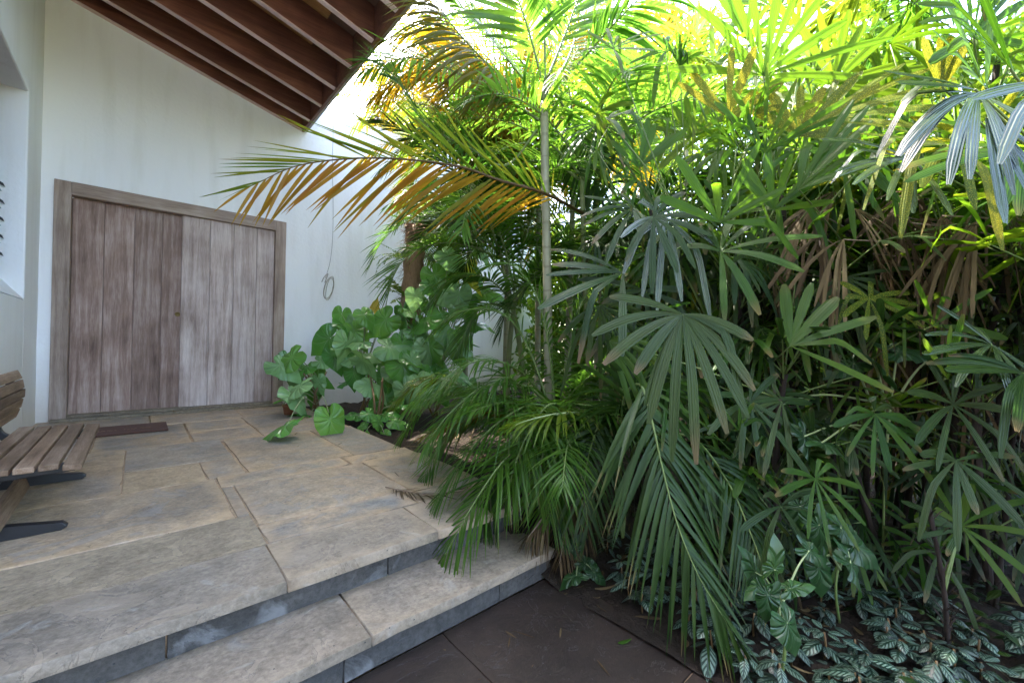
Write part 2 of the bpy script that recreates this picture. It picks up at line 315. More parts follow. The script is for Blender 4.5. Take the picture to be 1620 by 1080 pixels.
def stone(name, cols, tan, flake=(.36,.36,.36), tan_amt=.6, flake_amt=.5, rough=.55, scale=1.0, dark=(.05,.05,.055), edge=.55):
    m, N, L, out = mat(name); g = N('NewGeometry'); P0 = g.outputs['Position']; at_ = N('Attribute', attribute_name='rnd')
    cb = N('CombineXYZ')
    for k in range(3): L(mth(N, L, 'MULTIPLY', at_.outputs['Fac'], 31.7*(k+1)), cb.inputs[k])
    ad = N('VectorMath', operation='ADD'); L(P0, ad.inputs[0]); L(cb.outputs[0], ad.inputs[1]); P = ad.outputs[0]
    cols = [(c[0]*1.02, c[1]*.95, c[2]*.87) for c in cols]; r = ramp(N, [(k/(len(cols)-1), c) for k, c in enumerate(cols)]); L(at_.outputs['Fac'], r.inputs[0])
    n1 = noise(N, L, P, 2.4*scale, 6, .6, .4); n2 = noise(N, L, mapping(N, L, P, (20, 34, 20), (0, 0, .5)), 1.6*scale, 5, .7)
    n3 = noise(N, L, P, 60, 4, .7); n4 = noise(N, L, P, 4.5*scale, 5, .55, 1.2)
    f = N('MapRange'); L(n1, f.inputs[0]); f.inputs[1].default_value = .40; f.inputs[2].default_value = .60
    rf = mth(N, L, 'FRACT', mth(N, L, 'MULTIPLY', at_.outputs['Fac'], 7.3)); ra = mth(N, L, 'MULTIPLY_ADD', rf, 1.1, .15, True)
    c = mixc(N, L, mth(N, L, 'MULTIPLY', mth(N, L, 'MULTIPLY', f.outputs[0], ra), tan_amt), r.outputs[0], tan)
    ns = noise(N, L, P, 1.3*scale, 3, .5, .5); fs = N('MapRange'); L(ns, fs.inputs[0]); fs.inputs[1].default_value = .5; fs.inputs[2].default_value = .66
    c = mixc(N, L, mth(N, L, 'MULTIPLY', fs.outputs[0], .5), c, tuple(k*.52 for k in cols[0]))
    hs = N('HueSaturation'); L(c, hs.inputs['Color']); L(mth(N, L, 'ADD', mth(N, L, 'MULTIPLY', n2, .9), mth(N, L, 'MULTIPLY_ADD', n3, 1.5, -.2)), hs.inputs['Value']); c = hs.outputs[0]
    fl = N('MapRange'); L(n4, fl.inputs[0]); fl.inputs[1].default_value = .58; fl.inputs[2].default_value = .66
    c = mixc(N, L, mth(N, L, 'MULTIPLY', fl.outputs[0], flake_amt), c, flake)
    n6 = noise(N, L, P, 3.1*scale, 7, .6, 2.0); f6 = N('MapRange'); L(n6, f6.inputs[0]); f6.inputs[1].default_value = .555; f6.inputs[2].default_value = .565
    c = mixc(N, L, mth(N, L, 'MULTIPLY', f6.outputs[0], .45), c, tuple(k*1.22 for k in cols[-1]))
    e6 = mth(N, L, 'PINGPONG', mth(N, L, 'SUBTRACT', n6, .56), 1.0); e6m = N('MapRange'); L(mth(N, L, 'ABSOLUTE', mth(N, L, 'SUBTRACT', n6, .558)), e6m.inputs[0]); e6m.inputs[1].default_value = .006; e6m.inputs[2].default_value = .0
    c = mixc(N, L, mth(N, L, 'MULTIPLY', e6m.outputs[0], .45), c, dark)
    uv = N('UVMap'); su = N('SeparateXYZ'); L(uv.outputs[0], su.inputs[0]); ed = N('MapRange'); L(mth(N, L, 'MULTIPLY_ADD', noise(N, L, P, 9, 5, .7), -.11, su.outputs[0]), ed.inputs[0]); ed.inputs[1].default_value = .01; ed.inputs[2].default_value = -.05
    c = mixc(N, L, mth(N, L, 'MULTIPLY', mth(N, L, 'MULTIPLY', ed.outputs[0], ra), edge), c, tuple(k*1.15 for k in tan))
    n7 = noise(N, L, P, 10*scale, 9, .72); hs7 = N('HueSaturation'); L(c, hs7.inputs['Color']); L(mth(N, L, 'MULTIPLY_ADD', n7, 1.3, .35), hs7.inputs['Value']); c = hs7.outputs[0]
    pt = N('TexVoronoi'); pt.inputs['Scale'].default_value = 21; L(P, pt.inputs['Vector'])
    pf = N('MapRange'); L(pt.outputs['Distance'], pf.inputs[0]); pf.inputs[1].default_value = .07; pf.inputs[2].default_value = .04
    c = mixc(N, L, pf.outputs[0], c, dark)
    h = mth(N, L, 'ADD', mth(N, L, 'MULTIPLY', n2, .6), mth(N, L, 'ADD', mth(N, L, 'ADD', mth(N, L, 'MULTIPLY', f6.outputs[0], .6), mth(N, L, 'MULTIPLY', fl.outputs[0], .5)), mth(N, L, 'SUBTRACT', mth(N, L, 'MULTIPLY', n3, .25), pf.outputs[0])))
    rg = mth(N, L, 'MULTIPLY_ADD', n1, .3, rough-.12)
    finish(N, L, out, c, rg, h, .55, .006, .4); return m
G['slab'] = stone('terrace_stone', [(.22,.21,.195), (.35,.285,.21), (.16,.168,.17), (.38,.31,.235), (.20,.20,.20)], (.40,.275,.16), (.17,.17,.165), .8, .35, rough=.48)
G['slab_tan'] = stone('tan_rough_stone', [(.36,.275,.18), (.33,.26,.18)], (.40,.29,.175), (.4,.33,.24), .6, .2)
G['slab_olive'] = stone('olive_stone', [(.27,.23,.175), (.29,.245,.18)], (.38,.285,.17), (.3,.27,.2), .6, .15)
G['slab_edge'] = stone('edge_stone', [(.185,.17,.15), (.225,.195,.16)], (.31,.23,.15), (.33,.315,.285), .6, .5, rough=.48)
G['riser'] = stone('riser_slate', [(.06,.062,.066), (.078,.079,.082), (.05,.053,.057)], (.105,.09,.07), (.21,.21,.21), .35, .7, .6, edge=0)
G['pave'] = stone('lower_paving', [(.019,.0135,.0115), (.023,.016,.013)], (.034,.021,.014), (.014,.011,.01), .5, .3, .55, edge=.3)
G['bounce_yard'] = stone('unseen_bounce_paving', [(.19,.175,.155), (.17,.16,.14)], (.2,.17,.13), (.2,.2,.19), .4, .2)  # tone set by how much light the unseen paving should bounce
G['grout'] = stone('sandy_grout', [(.36,.27,.18), (.32,.23,.15)], (.40,.30,.2), (.3,.25,.2), .4, .1, .9, edge=0)
def soil():
    m, N, L, out = mat('soil'); g = N('NewGeometry'); n1 = noise(N, L, g.outputs['Position'], 14, 8, .7); n2 = noise(N, L, g.outputs['Position'], 2, 3)
    c = mixc(N, L, n1, (.012,.009,.007), (.06,.042,.03)); finish(N, L, out, c, .95, n1, 1, .05, .2); return m
G['soil'] = soil()
def grass_ground():
    m, N, L, out = mat('garden_ground'); g = N('NewGeometry'); n1 = noise(N, L, g.outputs['Position'], 3, 8, .7)
    c = mixc(N, L, n1, (.04,.06,.02), (.12,.12,.05)); finish(N, L, out, c, .95, n1, 1, .05, .2); return m
G['lawn'] = grass_ground()
def plain(name, c, rough=.5, metal=0, nzs=40, var=.3):
    m, N, L, out = mat(name); tc = N('TexCoord'); n1 = noise(N, L, tc.outputs['Object'], nzs, 4)
    col = mixc(N, L, n1, tuple(k*(1-var) for k in c), tuple(min(1, k*(1+var)) for k in c))
    p = finish(N, L, out, col, rough, n1, .2, .003); p.inputs['Metallic'].default_value = metal; return m
G['iron'] = plain('black_cast_iron', (.012,.012,.014), .42)
G['brass'] = plain('old_brass', (.22,.15,.06), .4, 1)
G['mat'] = plain('brown_coir', (.085,.038,.026), .95, 0, 160, .6)
G['mat_print'] = plain('worn_print', (.26,.17,.09), .95, 0, 160, .4)
G['cable'] = plain('grey_cable', (.16,.15,.14), .6)
G['cable_coil'] = plain('pale_cable', (.32,.28,.22), .6)
G['pot'] = plain('terracotta', (.28,.11,.05), .8)
G['glass'] = plain('frosted_louvre', (.42,.48,.52), .15)
G['dark'] = plain('dark_opening', (.015,.016,.018), .6)
G['alu'] = plain('louvre_clip', (.03,.03,.035), .4)
G['roof'] = plain('roof_tile', (.16,.08,.05), .8)

# ================================================================== SETTING
def ragged(mb, x0, x1, y0, y1, z, t, rnd, mat=0, jit=.004, gap=.004):   # one stone: a slightly uneven top and worn edges
    x0 += gap; x1 -= gap; y0 += gap; y1 -= gap
    nx = max(3, int((x1-x0)/.09)); ny = max(3, int((y1-y0)/.09))
    X, Y = np.meshgrid(np.linspace(x0, x1, nx), np.linspace(y0, y1, ny))
    Zg = np.full_like(X, z) + rng.normal(0, .0006, X.shape) + rng.normal(0, .0012)
    jx = rng.normal(0, jit, ny); jy = rng.normal(0, jit*.7, nx)
    X[:, 0] += np.abs(jx); X[:, -1] -= np.abs(rng.normal(0, jit, ny)); Y[0] += np.abs(jy); Y[-1] -= np.abs(rng.normal(0, jit*.7, nx))
    P = np.stack([X, Y, Zg], -1)
    b = .004                                          # rounded arris, then the skirt
    ring = lambda G_: np.concatenate([G_[0, :], G_[1:, -1], G_[-1, -2::-1], G_[-2:0:-1, 0]])
    Pi = P.copy(); Pi[:, :, 2] += 0
    dist = np.minimum(np.minimum(X-x0, x1-X), np.minimum(Y-y0, y1-Y)); mb.grid(P, np.stack([dist, X], -1), rnd, mat)
    r0 = ring(P); c = r0.mean(0); out = r0.copy(); d = nrm((r0-c)*np.array([1, 1, 0])); out += d*b*.7; out[:, 2] -= b; low = out.copy(); low[:, 2] = z-t
    pp = np.stack([r0, out, low], 0); mb.grid(pp, np.full(pp.shape[:2]+(2,), .02), rnd, mat, close=True)
EDGE = 1.60
t = MB()
rows = [ (EDGE-.002, 1.95, [(-2.2,-.95,3),(-.95,.405,3),(.405,1.02,3),(1.02,1.58,3)]),
 (1.95, 2.33, [(-2.2,-.72,2),(-.72,.415,2)]), (1.95, 2.165, [(.415,1.12,0),(1.12,1.6,0)]), (2.165, 2.84, [(.42,1.17,0),(1.17,1.62,0)]),
 (2.33, 3.05, [(-2.2,-.9,0),(-.9,.36,0)]), (2.33, 2.84, [(.36,.42,0)]), (2.84, 3.06, [(.36,1.10,0),(1.10,1.61,0)]),
 (3.05, 3.52, [(-.055,.32,1),(.32,.52,0)]), (3.52, 4.22, [(-.055,.52,0)]), (3.05, 4.24, [(-.72,-.055,0)]),
 (3.06, 4.13, [(.53,1.20,0),(1.20,1.58,0)]), (4.22, 5.2, [(-.72,-.25,0),(-.25,.34,0)]), (4.13, 4.68, [(.35,.83,0)]), (4.13, 5.3, [(.83,1.55,0)]),
 (4.68, 5.21, [(.35,.83,0)]), (5.21, 5.97, [(-.72,.1,0),(.1,.86,0)]), (5.3, 5.97, [(.86,1.5,0)]), (3.05, 3.06, []) ]
for y0, y1, L_ in rows:
    for x0, x1, mi in L_: ragged(t, x0, x1, y0, y1, 0, .04 if y0 < 1.7 else .03, float(rng.random()), mi, gap=.0035 if y0 > 1.7 else .002)
t.box((-2.2, 1.678, -.30), (1.575, 5.97, -.007), .3, 4)
t.build('terrace', [G['slab'], G['slab_tan'], G['slab_olive'], G['slab_edge'], G['grout']], kind='structure')
t = MB()                                              # the riser below the terrace edge, the step and its own riser
def riser(mb, y, z0, z1, cuts):
    for a, b in zip(cuts[:-1], cuts[1:]):
        n = max(3, int((b-a)/.08)); X, Zz = np.meshgrid(np.linspace(a+.003, b-.003, n), np.linspace(z0, z1, 4))
        Y = np.full_like(X, y) + rng.normal(0, .0012, X.shape); rr = float(rng.random())
        mb.grid(np.stack([X, Y, Zz], -1), None, rr, 0)
        mb.box((a+.003, y+.004, z0), (b-.003, y+.03, z1), rr, 0)
riser(t, 1.645, -.139, -.041, [-2.2, -.72, .08, .80, 1.38, 1.575])
ragged(t, -2.2, -.62, 1.335, 1.66, -.14, .035, .2, 1, gap=.002); ragged(t, -.62, .60, 1.335, 1.66, -.14, .035, .7, 1, gap=.002); ragged(t, .60, 1.52, 1.335, 1.66, -.14, .035, .45, 1, gap=.002)
riser(t, 1.372, -.278, -.176, [-2.2, -.9, .52, 1.19, 1.52])
t.box((-2.2, 1.405, -.35), (1.515, 1.64, -.147), .3, 2)
t.build('step', [G['riser'], G['slab_edge'], G['grout']], kind='structure')
t = MB()
for x0, x1, y0, y1, r_ in [(-3, -1, .2, 1.37, .1), (-1, .895, .2, 1.37, .3), (.895, 1.56, .64, 1.37, .8), (.895, 1.5, -.6, .64, .5), (-1.2, .895, -1.2, .2, .6), (-3, -1.2, -1.2, .2, .9), (.895, 1.5, -2.2, -.6, .2), (-3,.895,-2.5,-1.2,.4)]:
    ragged(t, x0, x1, y0, y1, -.28, .03, r_, 0, gap=.0015)
t.box((-3, -2.5, -.34), (1.49, 1.37, -.286), .5, 1)
t.build('paving', [G['pave'], G['grout']], kind='structure')
t = MB()                                              # planting bed
X, Y = np.meshgrid(np.linspace(1.45, 9, 90), np.linspace(-4, 12, 150))
t.grid(np.stack([X, Y, soil_z(X, Y) + rng.normal(0, .012, X.shape)], -1), None, .5, 0)
t.build('planting_bed_soil', G['soil'], kind='structure')
t = MB(); X, Y = np.meshgrid(np.linspace(-60, 60, 40), np.linspace(-60, 60, 40)); t.grid(np.stack([X, Y, X*0-.36], -1)); t.build('ground', G['lawn'], kind='structure')

t = MB()  # unseen paving behind the camera, added to bounce sunlight into the porch
for i in range(9):
    for j in range(7): ragged(t, -6+i*1.5, -4.5+i*1.5, -2.6-(j+1)*1.5, -2.6-j*1.5, -.33, .02, float(rng.random()), 0)
t.build('added_courtyard', [G['bounce_yard']], kind='structure')
# walls
D = 5.97
t = MB()
def wavy(mb, x0, x1, z0, z1, y):                      # slightly uneven hand-trowelled face
    n = int((x1-x0)/.12)+2; k = int((z1-z0)/.12)+2
    X, Zz = np.meshgrid(np.linspace(x0, x1, n), np.linspace(z0, z1, k))
    W = .003*np.sin(X*3.1+Zz*1.7)+.002*np.sin(X*7.3-Zz*5.1)
    mb.grid(np.stack([X, y + W, Zz], -1))
dx0, dx1, dz1 = -.60, 1.36, 2.32
wavy(t, -.95, dx0, -.3, 4.6, D); wavy(t, dx1, 6.2, -.3, 4.03, D); wavy(t, dx0, dx1, dz1, 4.6, D); wavy(t, dx1, 1.6, 4.03, 4.4, D)
t.box((-.95, D+.01, -.3), (dx0, D+.25, 4.6)); t.box((dx1, D+.01, -.3), (6.2, D+.25, 4.03)); t.box((dx0, D+.01, dz1), (dx1, D+.25, 4.6)); t.box((dx1, D+.01, 4.03), (1.6, D+.25, 4.4))
tag(t.build('plaster_wall', G['plaster'], smooth=True), 'tall white plastered wall with the wooden double door set in it', 'wall')
side = thing('side_wall', 'white plastered side wall with a recessed louvre window at the far left', 'wall', (-.72, 3, 0))
t = MB(); XW = -.72; ny0, ny1, nz0, nz1 = 4.05, 5.33, 1.14, 2.88
def panel(a, b, z0, z1): t.box((XW-.3, a, z0), (XW, b, z1))
panel(-4, ny0, -.36, 4.6); panel(ny1, D+.2, -.36, 4.6); panel(ny0, ny1, -.36, nz0-.001); panel(ny0, ny1, nz1, 4.6)
t.quads([(XW-.16,ny0,nz0+.2),(XW-.002,ny0,nz0),(XW-.002,ny1,nz0),(XW-.16,ny1,nz0+.2)],[(0,1,2,3)])
t.build('wall', G['plaster'], side, smooth=False, bevel=.012)
win = MB(); win.box((XW-.235, ny0, nz0), (XW-.20, ny1, nz1)); wo_ = win.build('window', G['dark'], side, smooth=False)
lv = MB()
for k in range(5):
    z0 = 1.45 + .142*k; lv.obox((XW-.193, ny0+.05, z0+.09), (.055, 0, -.10), (0, ny1-ny0-.06, 0), (.006, 0, .004))
lv.build('louvre_blades', G['glass'], wo_, smooth=False)
lv = MB()
for k in range(5):
    z0 = 1.45 + .142*k; lv.obox((XW-.192, ny1-.026, z0+.08), (.078, 0, -.05), (0, .018, 0), (-.01, 0, .028))
lv.build('louvre_clips', G['alu'], wo_, smooth=False)

# roof
SL = -.256
def rz(X): return 3.588 + SL*(X-1.577)
roof = thing('porch_roof', 'sloping porch roof of dark brown timber rafters at the upper left', 'roof', (.4, 4, 3.6))
XL = -1.05
ys = [5.925, 5.60, 5.15, 4.69, 4.21, 3.70] + [3.70-.48*k for k in range(1, 5)]
for y in ys:
    t = MB(); t.obox((XL, y, rz(XL)+.012), (1.552-XL, 0, SL*(1.552-XL)), (0, .042, 0), (0, 0, .30), float(rng.random()))
    rf = t.build('rafter', G['rafter'], roof, smooth=False)
    t = MB(); t.obox((XL, y-.004, rz(XL)), (1.550-XL, 0, SL*(1.550-XL)), (0, .048, 0), (0, 0, .0115), float(rng.random())); t.build('bounce_lit_edge', G['rafter_bounce'], rf, smooth=False)  # thin pale strip under each rafter, standing in for light from below
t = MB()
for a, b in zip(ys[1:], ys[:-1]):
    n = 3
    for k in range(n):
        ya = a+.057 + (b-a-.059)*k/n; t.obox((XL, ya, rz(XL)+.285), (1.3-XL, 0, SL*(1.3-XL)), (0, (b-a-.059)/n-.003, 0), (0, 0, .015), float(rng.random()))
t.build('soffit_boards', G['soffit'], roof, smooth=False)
t = MB(); t.box((1.554, 1.75, 3.592), (1.584, D-.004, 3.90), .2); t.build('fascia', G['rafter'], roof, smooth=False)
t = MB(); t.box((1.587, 1.75, 3.612), (1.625, D-.004, 3.93), .7); t.build('outer_fascia', G['fascia'], roof, smooth=False)
t = MB(); t.obox((XL-.6, 1.7, rz(XL-.6)+.318), (1.70-XL+.6, 0, SL*(1.70-XL+.6)), (0, D-1.7+.1, 0), (0, 0, .06)); t.build('roof_covering', G['roof'], roof, smooth=False)

# door
door = thing('sliding_door', 'weathered grey brown double door of wide vertical planks', 'door', (.38, D, 0))
for xa_, xb_, za_, rr_ in ((-.632, -.515, .005, .4), (1.272, 1.392, .03, .6)):
    t = MB(); t.box((xa_, D-.035, za_), (xb_, D+.09, 2.352), rr_); t.build('jamb', G['door_frame'], door, smooth=False, bevel=.005)
t = MB(); t.box((-.5148, D-.036, 2.2225), (1.2715, D+.09, 2.353), .5); t.build('door_head', G['door_head'], door, smooth=False, bevel=.005)
def leafdoor(xs, y, n, r0, r1, mt):
    t = MB()
    for a, b in zip(xs[:-1], xs[1:]):
        t.box((a+.003, y, .0568), (b-.003, y+.03, 2.222), float(rng.uniform(r0, r1)))
    t.box((xs[0], y+.014, .0572), (xs[-1], y+.04, 2.22), .1)
    return t.build('door_leaf', G[mt], door, smooth=False, bevel=.003)
sx = [float(ony(x, 500, D+.04)[0]) for x in (162, 210, 254)]
l1 = leafdoor([-.5148]+sx+[.375], D+.055, 4, .2, .8, 'door')
sx = [float(ony(x, 500, D+.01)[0]) for x in (330, 367.5, 404)]
l2 = leafdoor([.345]+sx+[1.2715], D+.012, 4, .3, .8, 'door_right')
t = MB(); p = ony(281, 497, D+.05); th = np.linspace(0, 2*math.pi, 16, endpoint=False)
t.grid(np.array([[(p[0]+r*math.cos(a), D+.056-z_, p[2]+r*math.sin(a)) for a in th] for r, z_ in ((.026,0),(.026,.006),(.018,.008),(.015,.002),(.001,.002))]), None, .5, 0, close=True)
t.build('handle', G['brass'], l1)
t = MB(); t.box((-.62, D-.11, .002), (.30, D+.09, .028), .2); t.box((.303, D-.11, .002), (1.40, D+.09, .028), .8); t.box((-.5147, D-.05, .0285), (.36, D+.1, .055), .6); t.box((.363, D-.05, .0285), (1.2717, D+.1, .056), .3)
t.build('sill', stone('sill_stone', [(.16,.14,.11), (.2,.17,.12)], (.2,.15,.09), (.3,.28,.22), .6, .2, edge=0), door, smooth=False, bevel=.004)
# door mat
dm = thing('door_mat', 'brown coir door mat with worn pale lettering before the door', 'mat', (-.02, 5.1, 0))
t = MB(); t.box((-.36, 4.86, .003), (.215, 5.30, .016)); t.build('pile', G['mat'], dm, smooth=False, bevel=.004)
t = MB()
for wx0, wx1 in ((-.26, -.13), (-.08, .10)):          # worn, unreadable script: a broken wavering line
    xs = np.arange(wx0, wx1, .012)
    for k, x in enumerate(xs):
        if rng.random() < .2: continue
        y = 5.04 + .012*math.sin(k*2.3) + rng.normal(0, .004)
        t.obox((x, y, .0165), (.010, .012*math.cos(k*1.9), 0), (-.004, .009, 0), (0, 0, .0015))
t.build('lettering', G['mat_print'], dm, smooth=False)
# hanging cable
cb = thing('hanging_cable', 'thin cable hanging on the white wall, coiled at its end', 'cable', (2.0, D, 1.6))
t = MB(); pts = [ony(x, y, D-.02) for x, y in ((524,165),(527,200),(526,260),(527,330),(526,380),(522,415),(515,440))]; t.tube(curve(pts, 40), .0022, 6); t.build('cord', G['cable'], cb)
t = MB()
for k in range(3):
    c = ony(520+rng.normal(0,1), 456, D-.03); th = np.linspace(0, 2*math.pi*1.02, 30); a, b = .055+.009*k*(1 if k % 2 else -.6), .14+.014*k
    t.tube([c + np.array([a*math.cos(q)+.03*math.sin(q), -.012*k*math.sin(q/2), b*math.sin(q)]) for q in th], .003, 6, mat=0)
t.tube(curve([ony(509,446,D-.03), ony(513,438,D-.05), ony(519,433,D-.03), ony(514,447,D-.05)], 12), .005, 6)
t.build('coil', G['cable_coil'], cb)

# bench
bn = thing('garden_bench', 'slatted wooden bench on black cast iron legs by the left wall', 'bench', (-.4, 3.1, 0))
t = MB(); y0, y1 = 2.56, 3.66
for k in range(5):
    x1 = -.172 - k*.068; z = .31 - .001*k - (.012 if k == 0 else 0) + (.008 if k == 4 else 0)
    t.obox((x1-.058, y0+rng.normal(0,.006), z-.024), (.058, 0, -.004 if k == 0 else 0), (0, y1-y0+rng.normal(0,.008), rng.normal(0,.002)), (0, 0, .024), float(rng.random()))
t.build('seat', G['bench_wood'], bn, smooth=False, bevel=.003)
t = MB()
prof = [(-.512,.372),(-.494,.428),(-.484,.484),(-.482,.540),(-.490,.596),(-.512,.652)]
for k in range(5):
    (xa, za), (xb, zb) = prof[k], prof[k+1]; d = np.array([xb-xa, 0, zb-za]); n_ = nrm(np.array([d[2], 0, -d[0]]))
    t.obox((xa, y0+rng.normal(0,.006), za), d*.86, (0, y1-y0+rng.normal(0,.008), 0), -n_*.018, float(rng.random()))
t.build('backrest', G['bench_wood'], bn, smooth=False, bevel=.003)
t = MB(); t.obox((-.405, 2.45, .075), (.02, 0, .0), (0, .66, .02), (-.02, 0, .07), .6); t.build('stretcher', G['bench_wood'], bn, smooth=False, bevel=.003)
for y in (2.66, 3.53):
    t = MB()
    side_path = [(-.20,.272),(-.33,.266),(-.45,.262),(-.535,.285),(-.565,.34),(-.542,.41),(-.52,.48),(-.515,.55),(-.53,.63)]
    c = curve([(x, y, z) for x, z in side_path], 40); T = nrm(np.gradient(c, axis=0)); Nn = np.stack([-T[:, 2], 0*T[:, 0], T[:, 0]], -1)
    hw = np.linspace(.02, .016, 40)[:, None]; e = np.array([0, .016, 0])
    ring = np.stack([c-Nn*hw-e, c+Nn*hw-e, c+Nn*hw+e, c-Nn*hw+e], 1); t.grid(ring, None, .5, 0, close=True)
    c = curve([(-.43, y, .262), (-.46, y, .20), (-.47, y, .12), (-.44, y, .05)], 16); T = nrm(np.gradient(c, axis=0)); Nn = np.stack([-T[:, 2], 0*T[:, 0], T[:, 0]], -1)
    ring = np.stack([c-Nn*.03-e, c+Nn*.03-e, c+Nn*.03+e, c-Nn*.03+e], 1); t.grid(ring, None, .5, 0, close=True)
    P = [(-.70,.0),(-.235,.0),(-.215,.014),(-.232,.032),(-.42,.062),(-.56,.06),(-.70,.035)]
    A = np.array([(x, y-.02, z+.001) for x, z in P]); B = A + np.array([0, .04, 0]); cA = A.mean(0); cB = B.mean(0)
    t.grid(np.stack([np.repeat(cA[None], 7, 0)*.999+A*.001, A, B, np.repeat(cB[None], 7, 0)*.999+B*.001], 0), None, .5, 0, close=True)
    t.build('leg', G['iron'], bn, smooth=False, bevel=.004)

# ================================================================== PLANTS
def strips(mb, base, d, wd, L, W, droop, rnd, S=6, mat=0, fold=.25, prof=None, cols=3, pleat=0, kink=None):
    M = len(base); s = np.linspace(0, 1, S)
    L = np.broadcast_to(L, (M,)); W = np.broadcast_to(W, (M,)); droop = np.broadcast_to(droop, (M,))
    d = nrm(d); sc = 1/np.sqrt(1+(droop)**2)
    pos = base[:, None] + (L*sc)[:, None, None]*(d[:, None]*s[None, :, None] - Z*droop[:, None, None]*(s**2)[None, :, None])
    if kink is not None: pos = pos - Z*(L*kink)[:, None, None]*np.clip(s-.55, 0, 1)[None, :, None]*1.3 - d[:, None]*(L*kink)[:, None, None]*.5*np.clip(s-.55, 0, 1)[None, :, None]
    tan = nrm(d[:, None] - 2*Z*droop[:, None, None]*s[None, :, None])
    wv = wd[:, None] - (wd[:, None]*tan).sum(-1, keepdims=True)*tan; wv = nrm(wv); nn = np.cross(tan, wv)
    if prof is None: prof = np.interp(s, [0, .12, .35, .7, 1], [.35, .8, 1, .72, .03])
    hw = .5*W[:, None]*prof[None]
    u = np.linspace(-1, 1, cols); off = np.abs(u)*fold
    if pleat: off = off + pleat*np.where(np.arange(cols) % 2, 1, -1)*.5
    P = pos[:, :, None] + hw[:, :, None, None]*(wv[:, :, None]*u[None, None, :, None] + nn[:, :, None]*off[None, None, :, None])
    uv = np.stack(np.broadcast_arrays(((u+1)/2)[None, :], s[:, None]), -1)
    mb.grid(P, uv, rnd, mat)

def frond(parent, path, mats, L=.45, W=.026, n=46, bare=.12, hint=Z, vee=25, droop=.25, a0=70, a1=22, r0=.010, jit=.05, tone=.5, left=1, right=1, name='frond', pn=36, tip=.35, r1=.12):
    P = curve(path, pn); T = nrm(np.gradient(P, axis=0))
    seg = np.concatenate([[0], np.cumsum(np.linalg.norm(np.diff(P, axis=0), axis=1))]); tot = seg[-1]
    mb = MB(); mb.tube(P, np.linspace(r0, r0*r1, pn), 6, .5, 1)
    tt = np.linspace(bare, .995, n) ; hint = np.asarray(hint, float)
    for sgn, keep in ((-1, left), (1, right)):
        if keep <= 0: continue
        q = tt + rng.normal(0, .15/n, n) + (.35/n if sgn > 0 else 0); q = np.clip(q, 0, 1)
        msk = rng.random(n) < keep; q = q[msk]; k = len(q)
        b = np.stack([np.interp(q*tot, seg, P[:, j]) for j in range(3)], -1)
        t = nrm(np.stack([np.interp(q*tot, seg, T[:, j]) for j in range(3)], -1))
        S = nrm(np.cross(t, hint)); N_ = np.cross(S, t); rel = (q-bare)/(1-bare)
        al = np.radians(np.interp(rel, [0, .15, 1], [a0*.9, a0, a1]) + rng.normal(0, 4, k)); be = np.radians(vee + rng.normal(0, 7, k))
        d = np.cos(al)[:, None]*t + np.sin(al)[:, None]*(sgn*S*np.cos(be)[:, None] + N_*np.sin(be)[:, None])
        d = d + rng.normal(0, jit, d.shape)
        prof = np.interp(rel, [0, .1, .35, .7, 1], [.5, .8, 1, .78, tip])*(1+rng.normal(0, .06, k))
        wprof = np.interp(rel, [0, .3, 1], [.75, 1, .55])
        strips(mb, b, d, t, L*prof, W*wprof, droop*(1+rng.normal(0, .3, k)).clip(.2), np.clip(tone+rng.normal(0, .22, k), 0, 1), 7)
    return mb.build(name, mats, parent)

def arc(p0, az, el, Lf, bend, n=9, twist=0):            # frond rib rising from p0 and bowing over
    pts = [np.asarray(p0, float)]; ds = Lf/(n-1)
    for k in range(n-1):
        s = (k+.5)/(n-1); e = R(el - bend*s**1.3); a = az + twist*s
        pts.append(pts[-1] + ds*np.array([math.sin(a)*math.cos(e), math.cos(a)*math.cos(e), math.sin(e)]))
    return pts

def fan(parent, hub, A, Nn, size, nseg=8, span=200, droop=.3, mats=None, W=.045, cone=.15, stalk=None, name='fan_leaf', tone=.5, jit=.06, vary=.12, pm=None):
    A = nrm(A); Nn = nrm(Nn - A*(np.asarray(Nn) @ A)); S = np.cross(A, Nn); hub = np.asarray(hub, float)
    th = np.radians(np.linspace(-span/2, span/2, nseg) + rng.normal(0, span/nseg*.16, nseg))
    d = np.cos(th)[:, None]*A + np.sin(th)[:, None]*S + Nn*cone + rng.normal(0, jit, (nseg, 3))
    wd = -np.sin(th)[:, None]*A + np.cos(th)[:, None]*S
    L = size*(.86+.14*np.cos(th*.8))*(1+rng.normal(0, vary, nseg)).clip(.6, 1.25)
    Sg = 9; s = np.linspace(0, 1, Sg); prof = np.interp(s, [0, .06, .3, .6, .88, .97, 1], [.12, .28, .74, 1, .9, .66, .34])
    mb = MB(); strips(mb, np.repeat(hub[None], nseg, 0), d, wd, L, W*(1+rng.normal(0, .14, nseg)), droop*(1+rng.normal(0, .35, nseg)).clip(.1), np.clip(tone+rng.normal(0, .18, nseg), 0, 1), Sg, 0, .16, prof, 7, .13, kink=np.where(rng.random(nseg) < .22, rng.uniform(.3, 1.1, nseg), 0))
    if stalk is not None:
        stalk = np.asarray(stalk, float); mid = (hub+stalk)/2 + Z*.02*np.linalg.norm(hub-stalk)
        mb.tube(curve([stalk, mid, hub + A*.004], 10), np.linspace(.0045, .0028, 10), 5, .5, 1)
    return mb.build(name, [mats, pm or G['rachis']], parent)

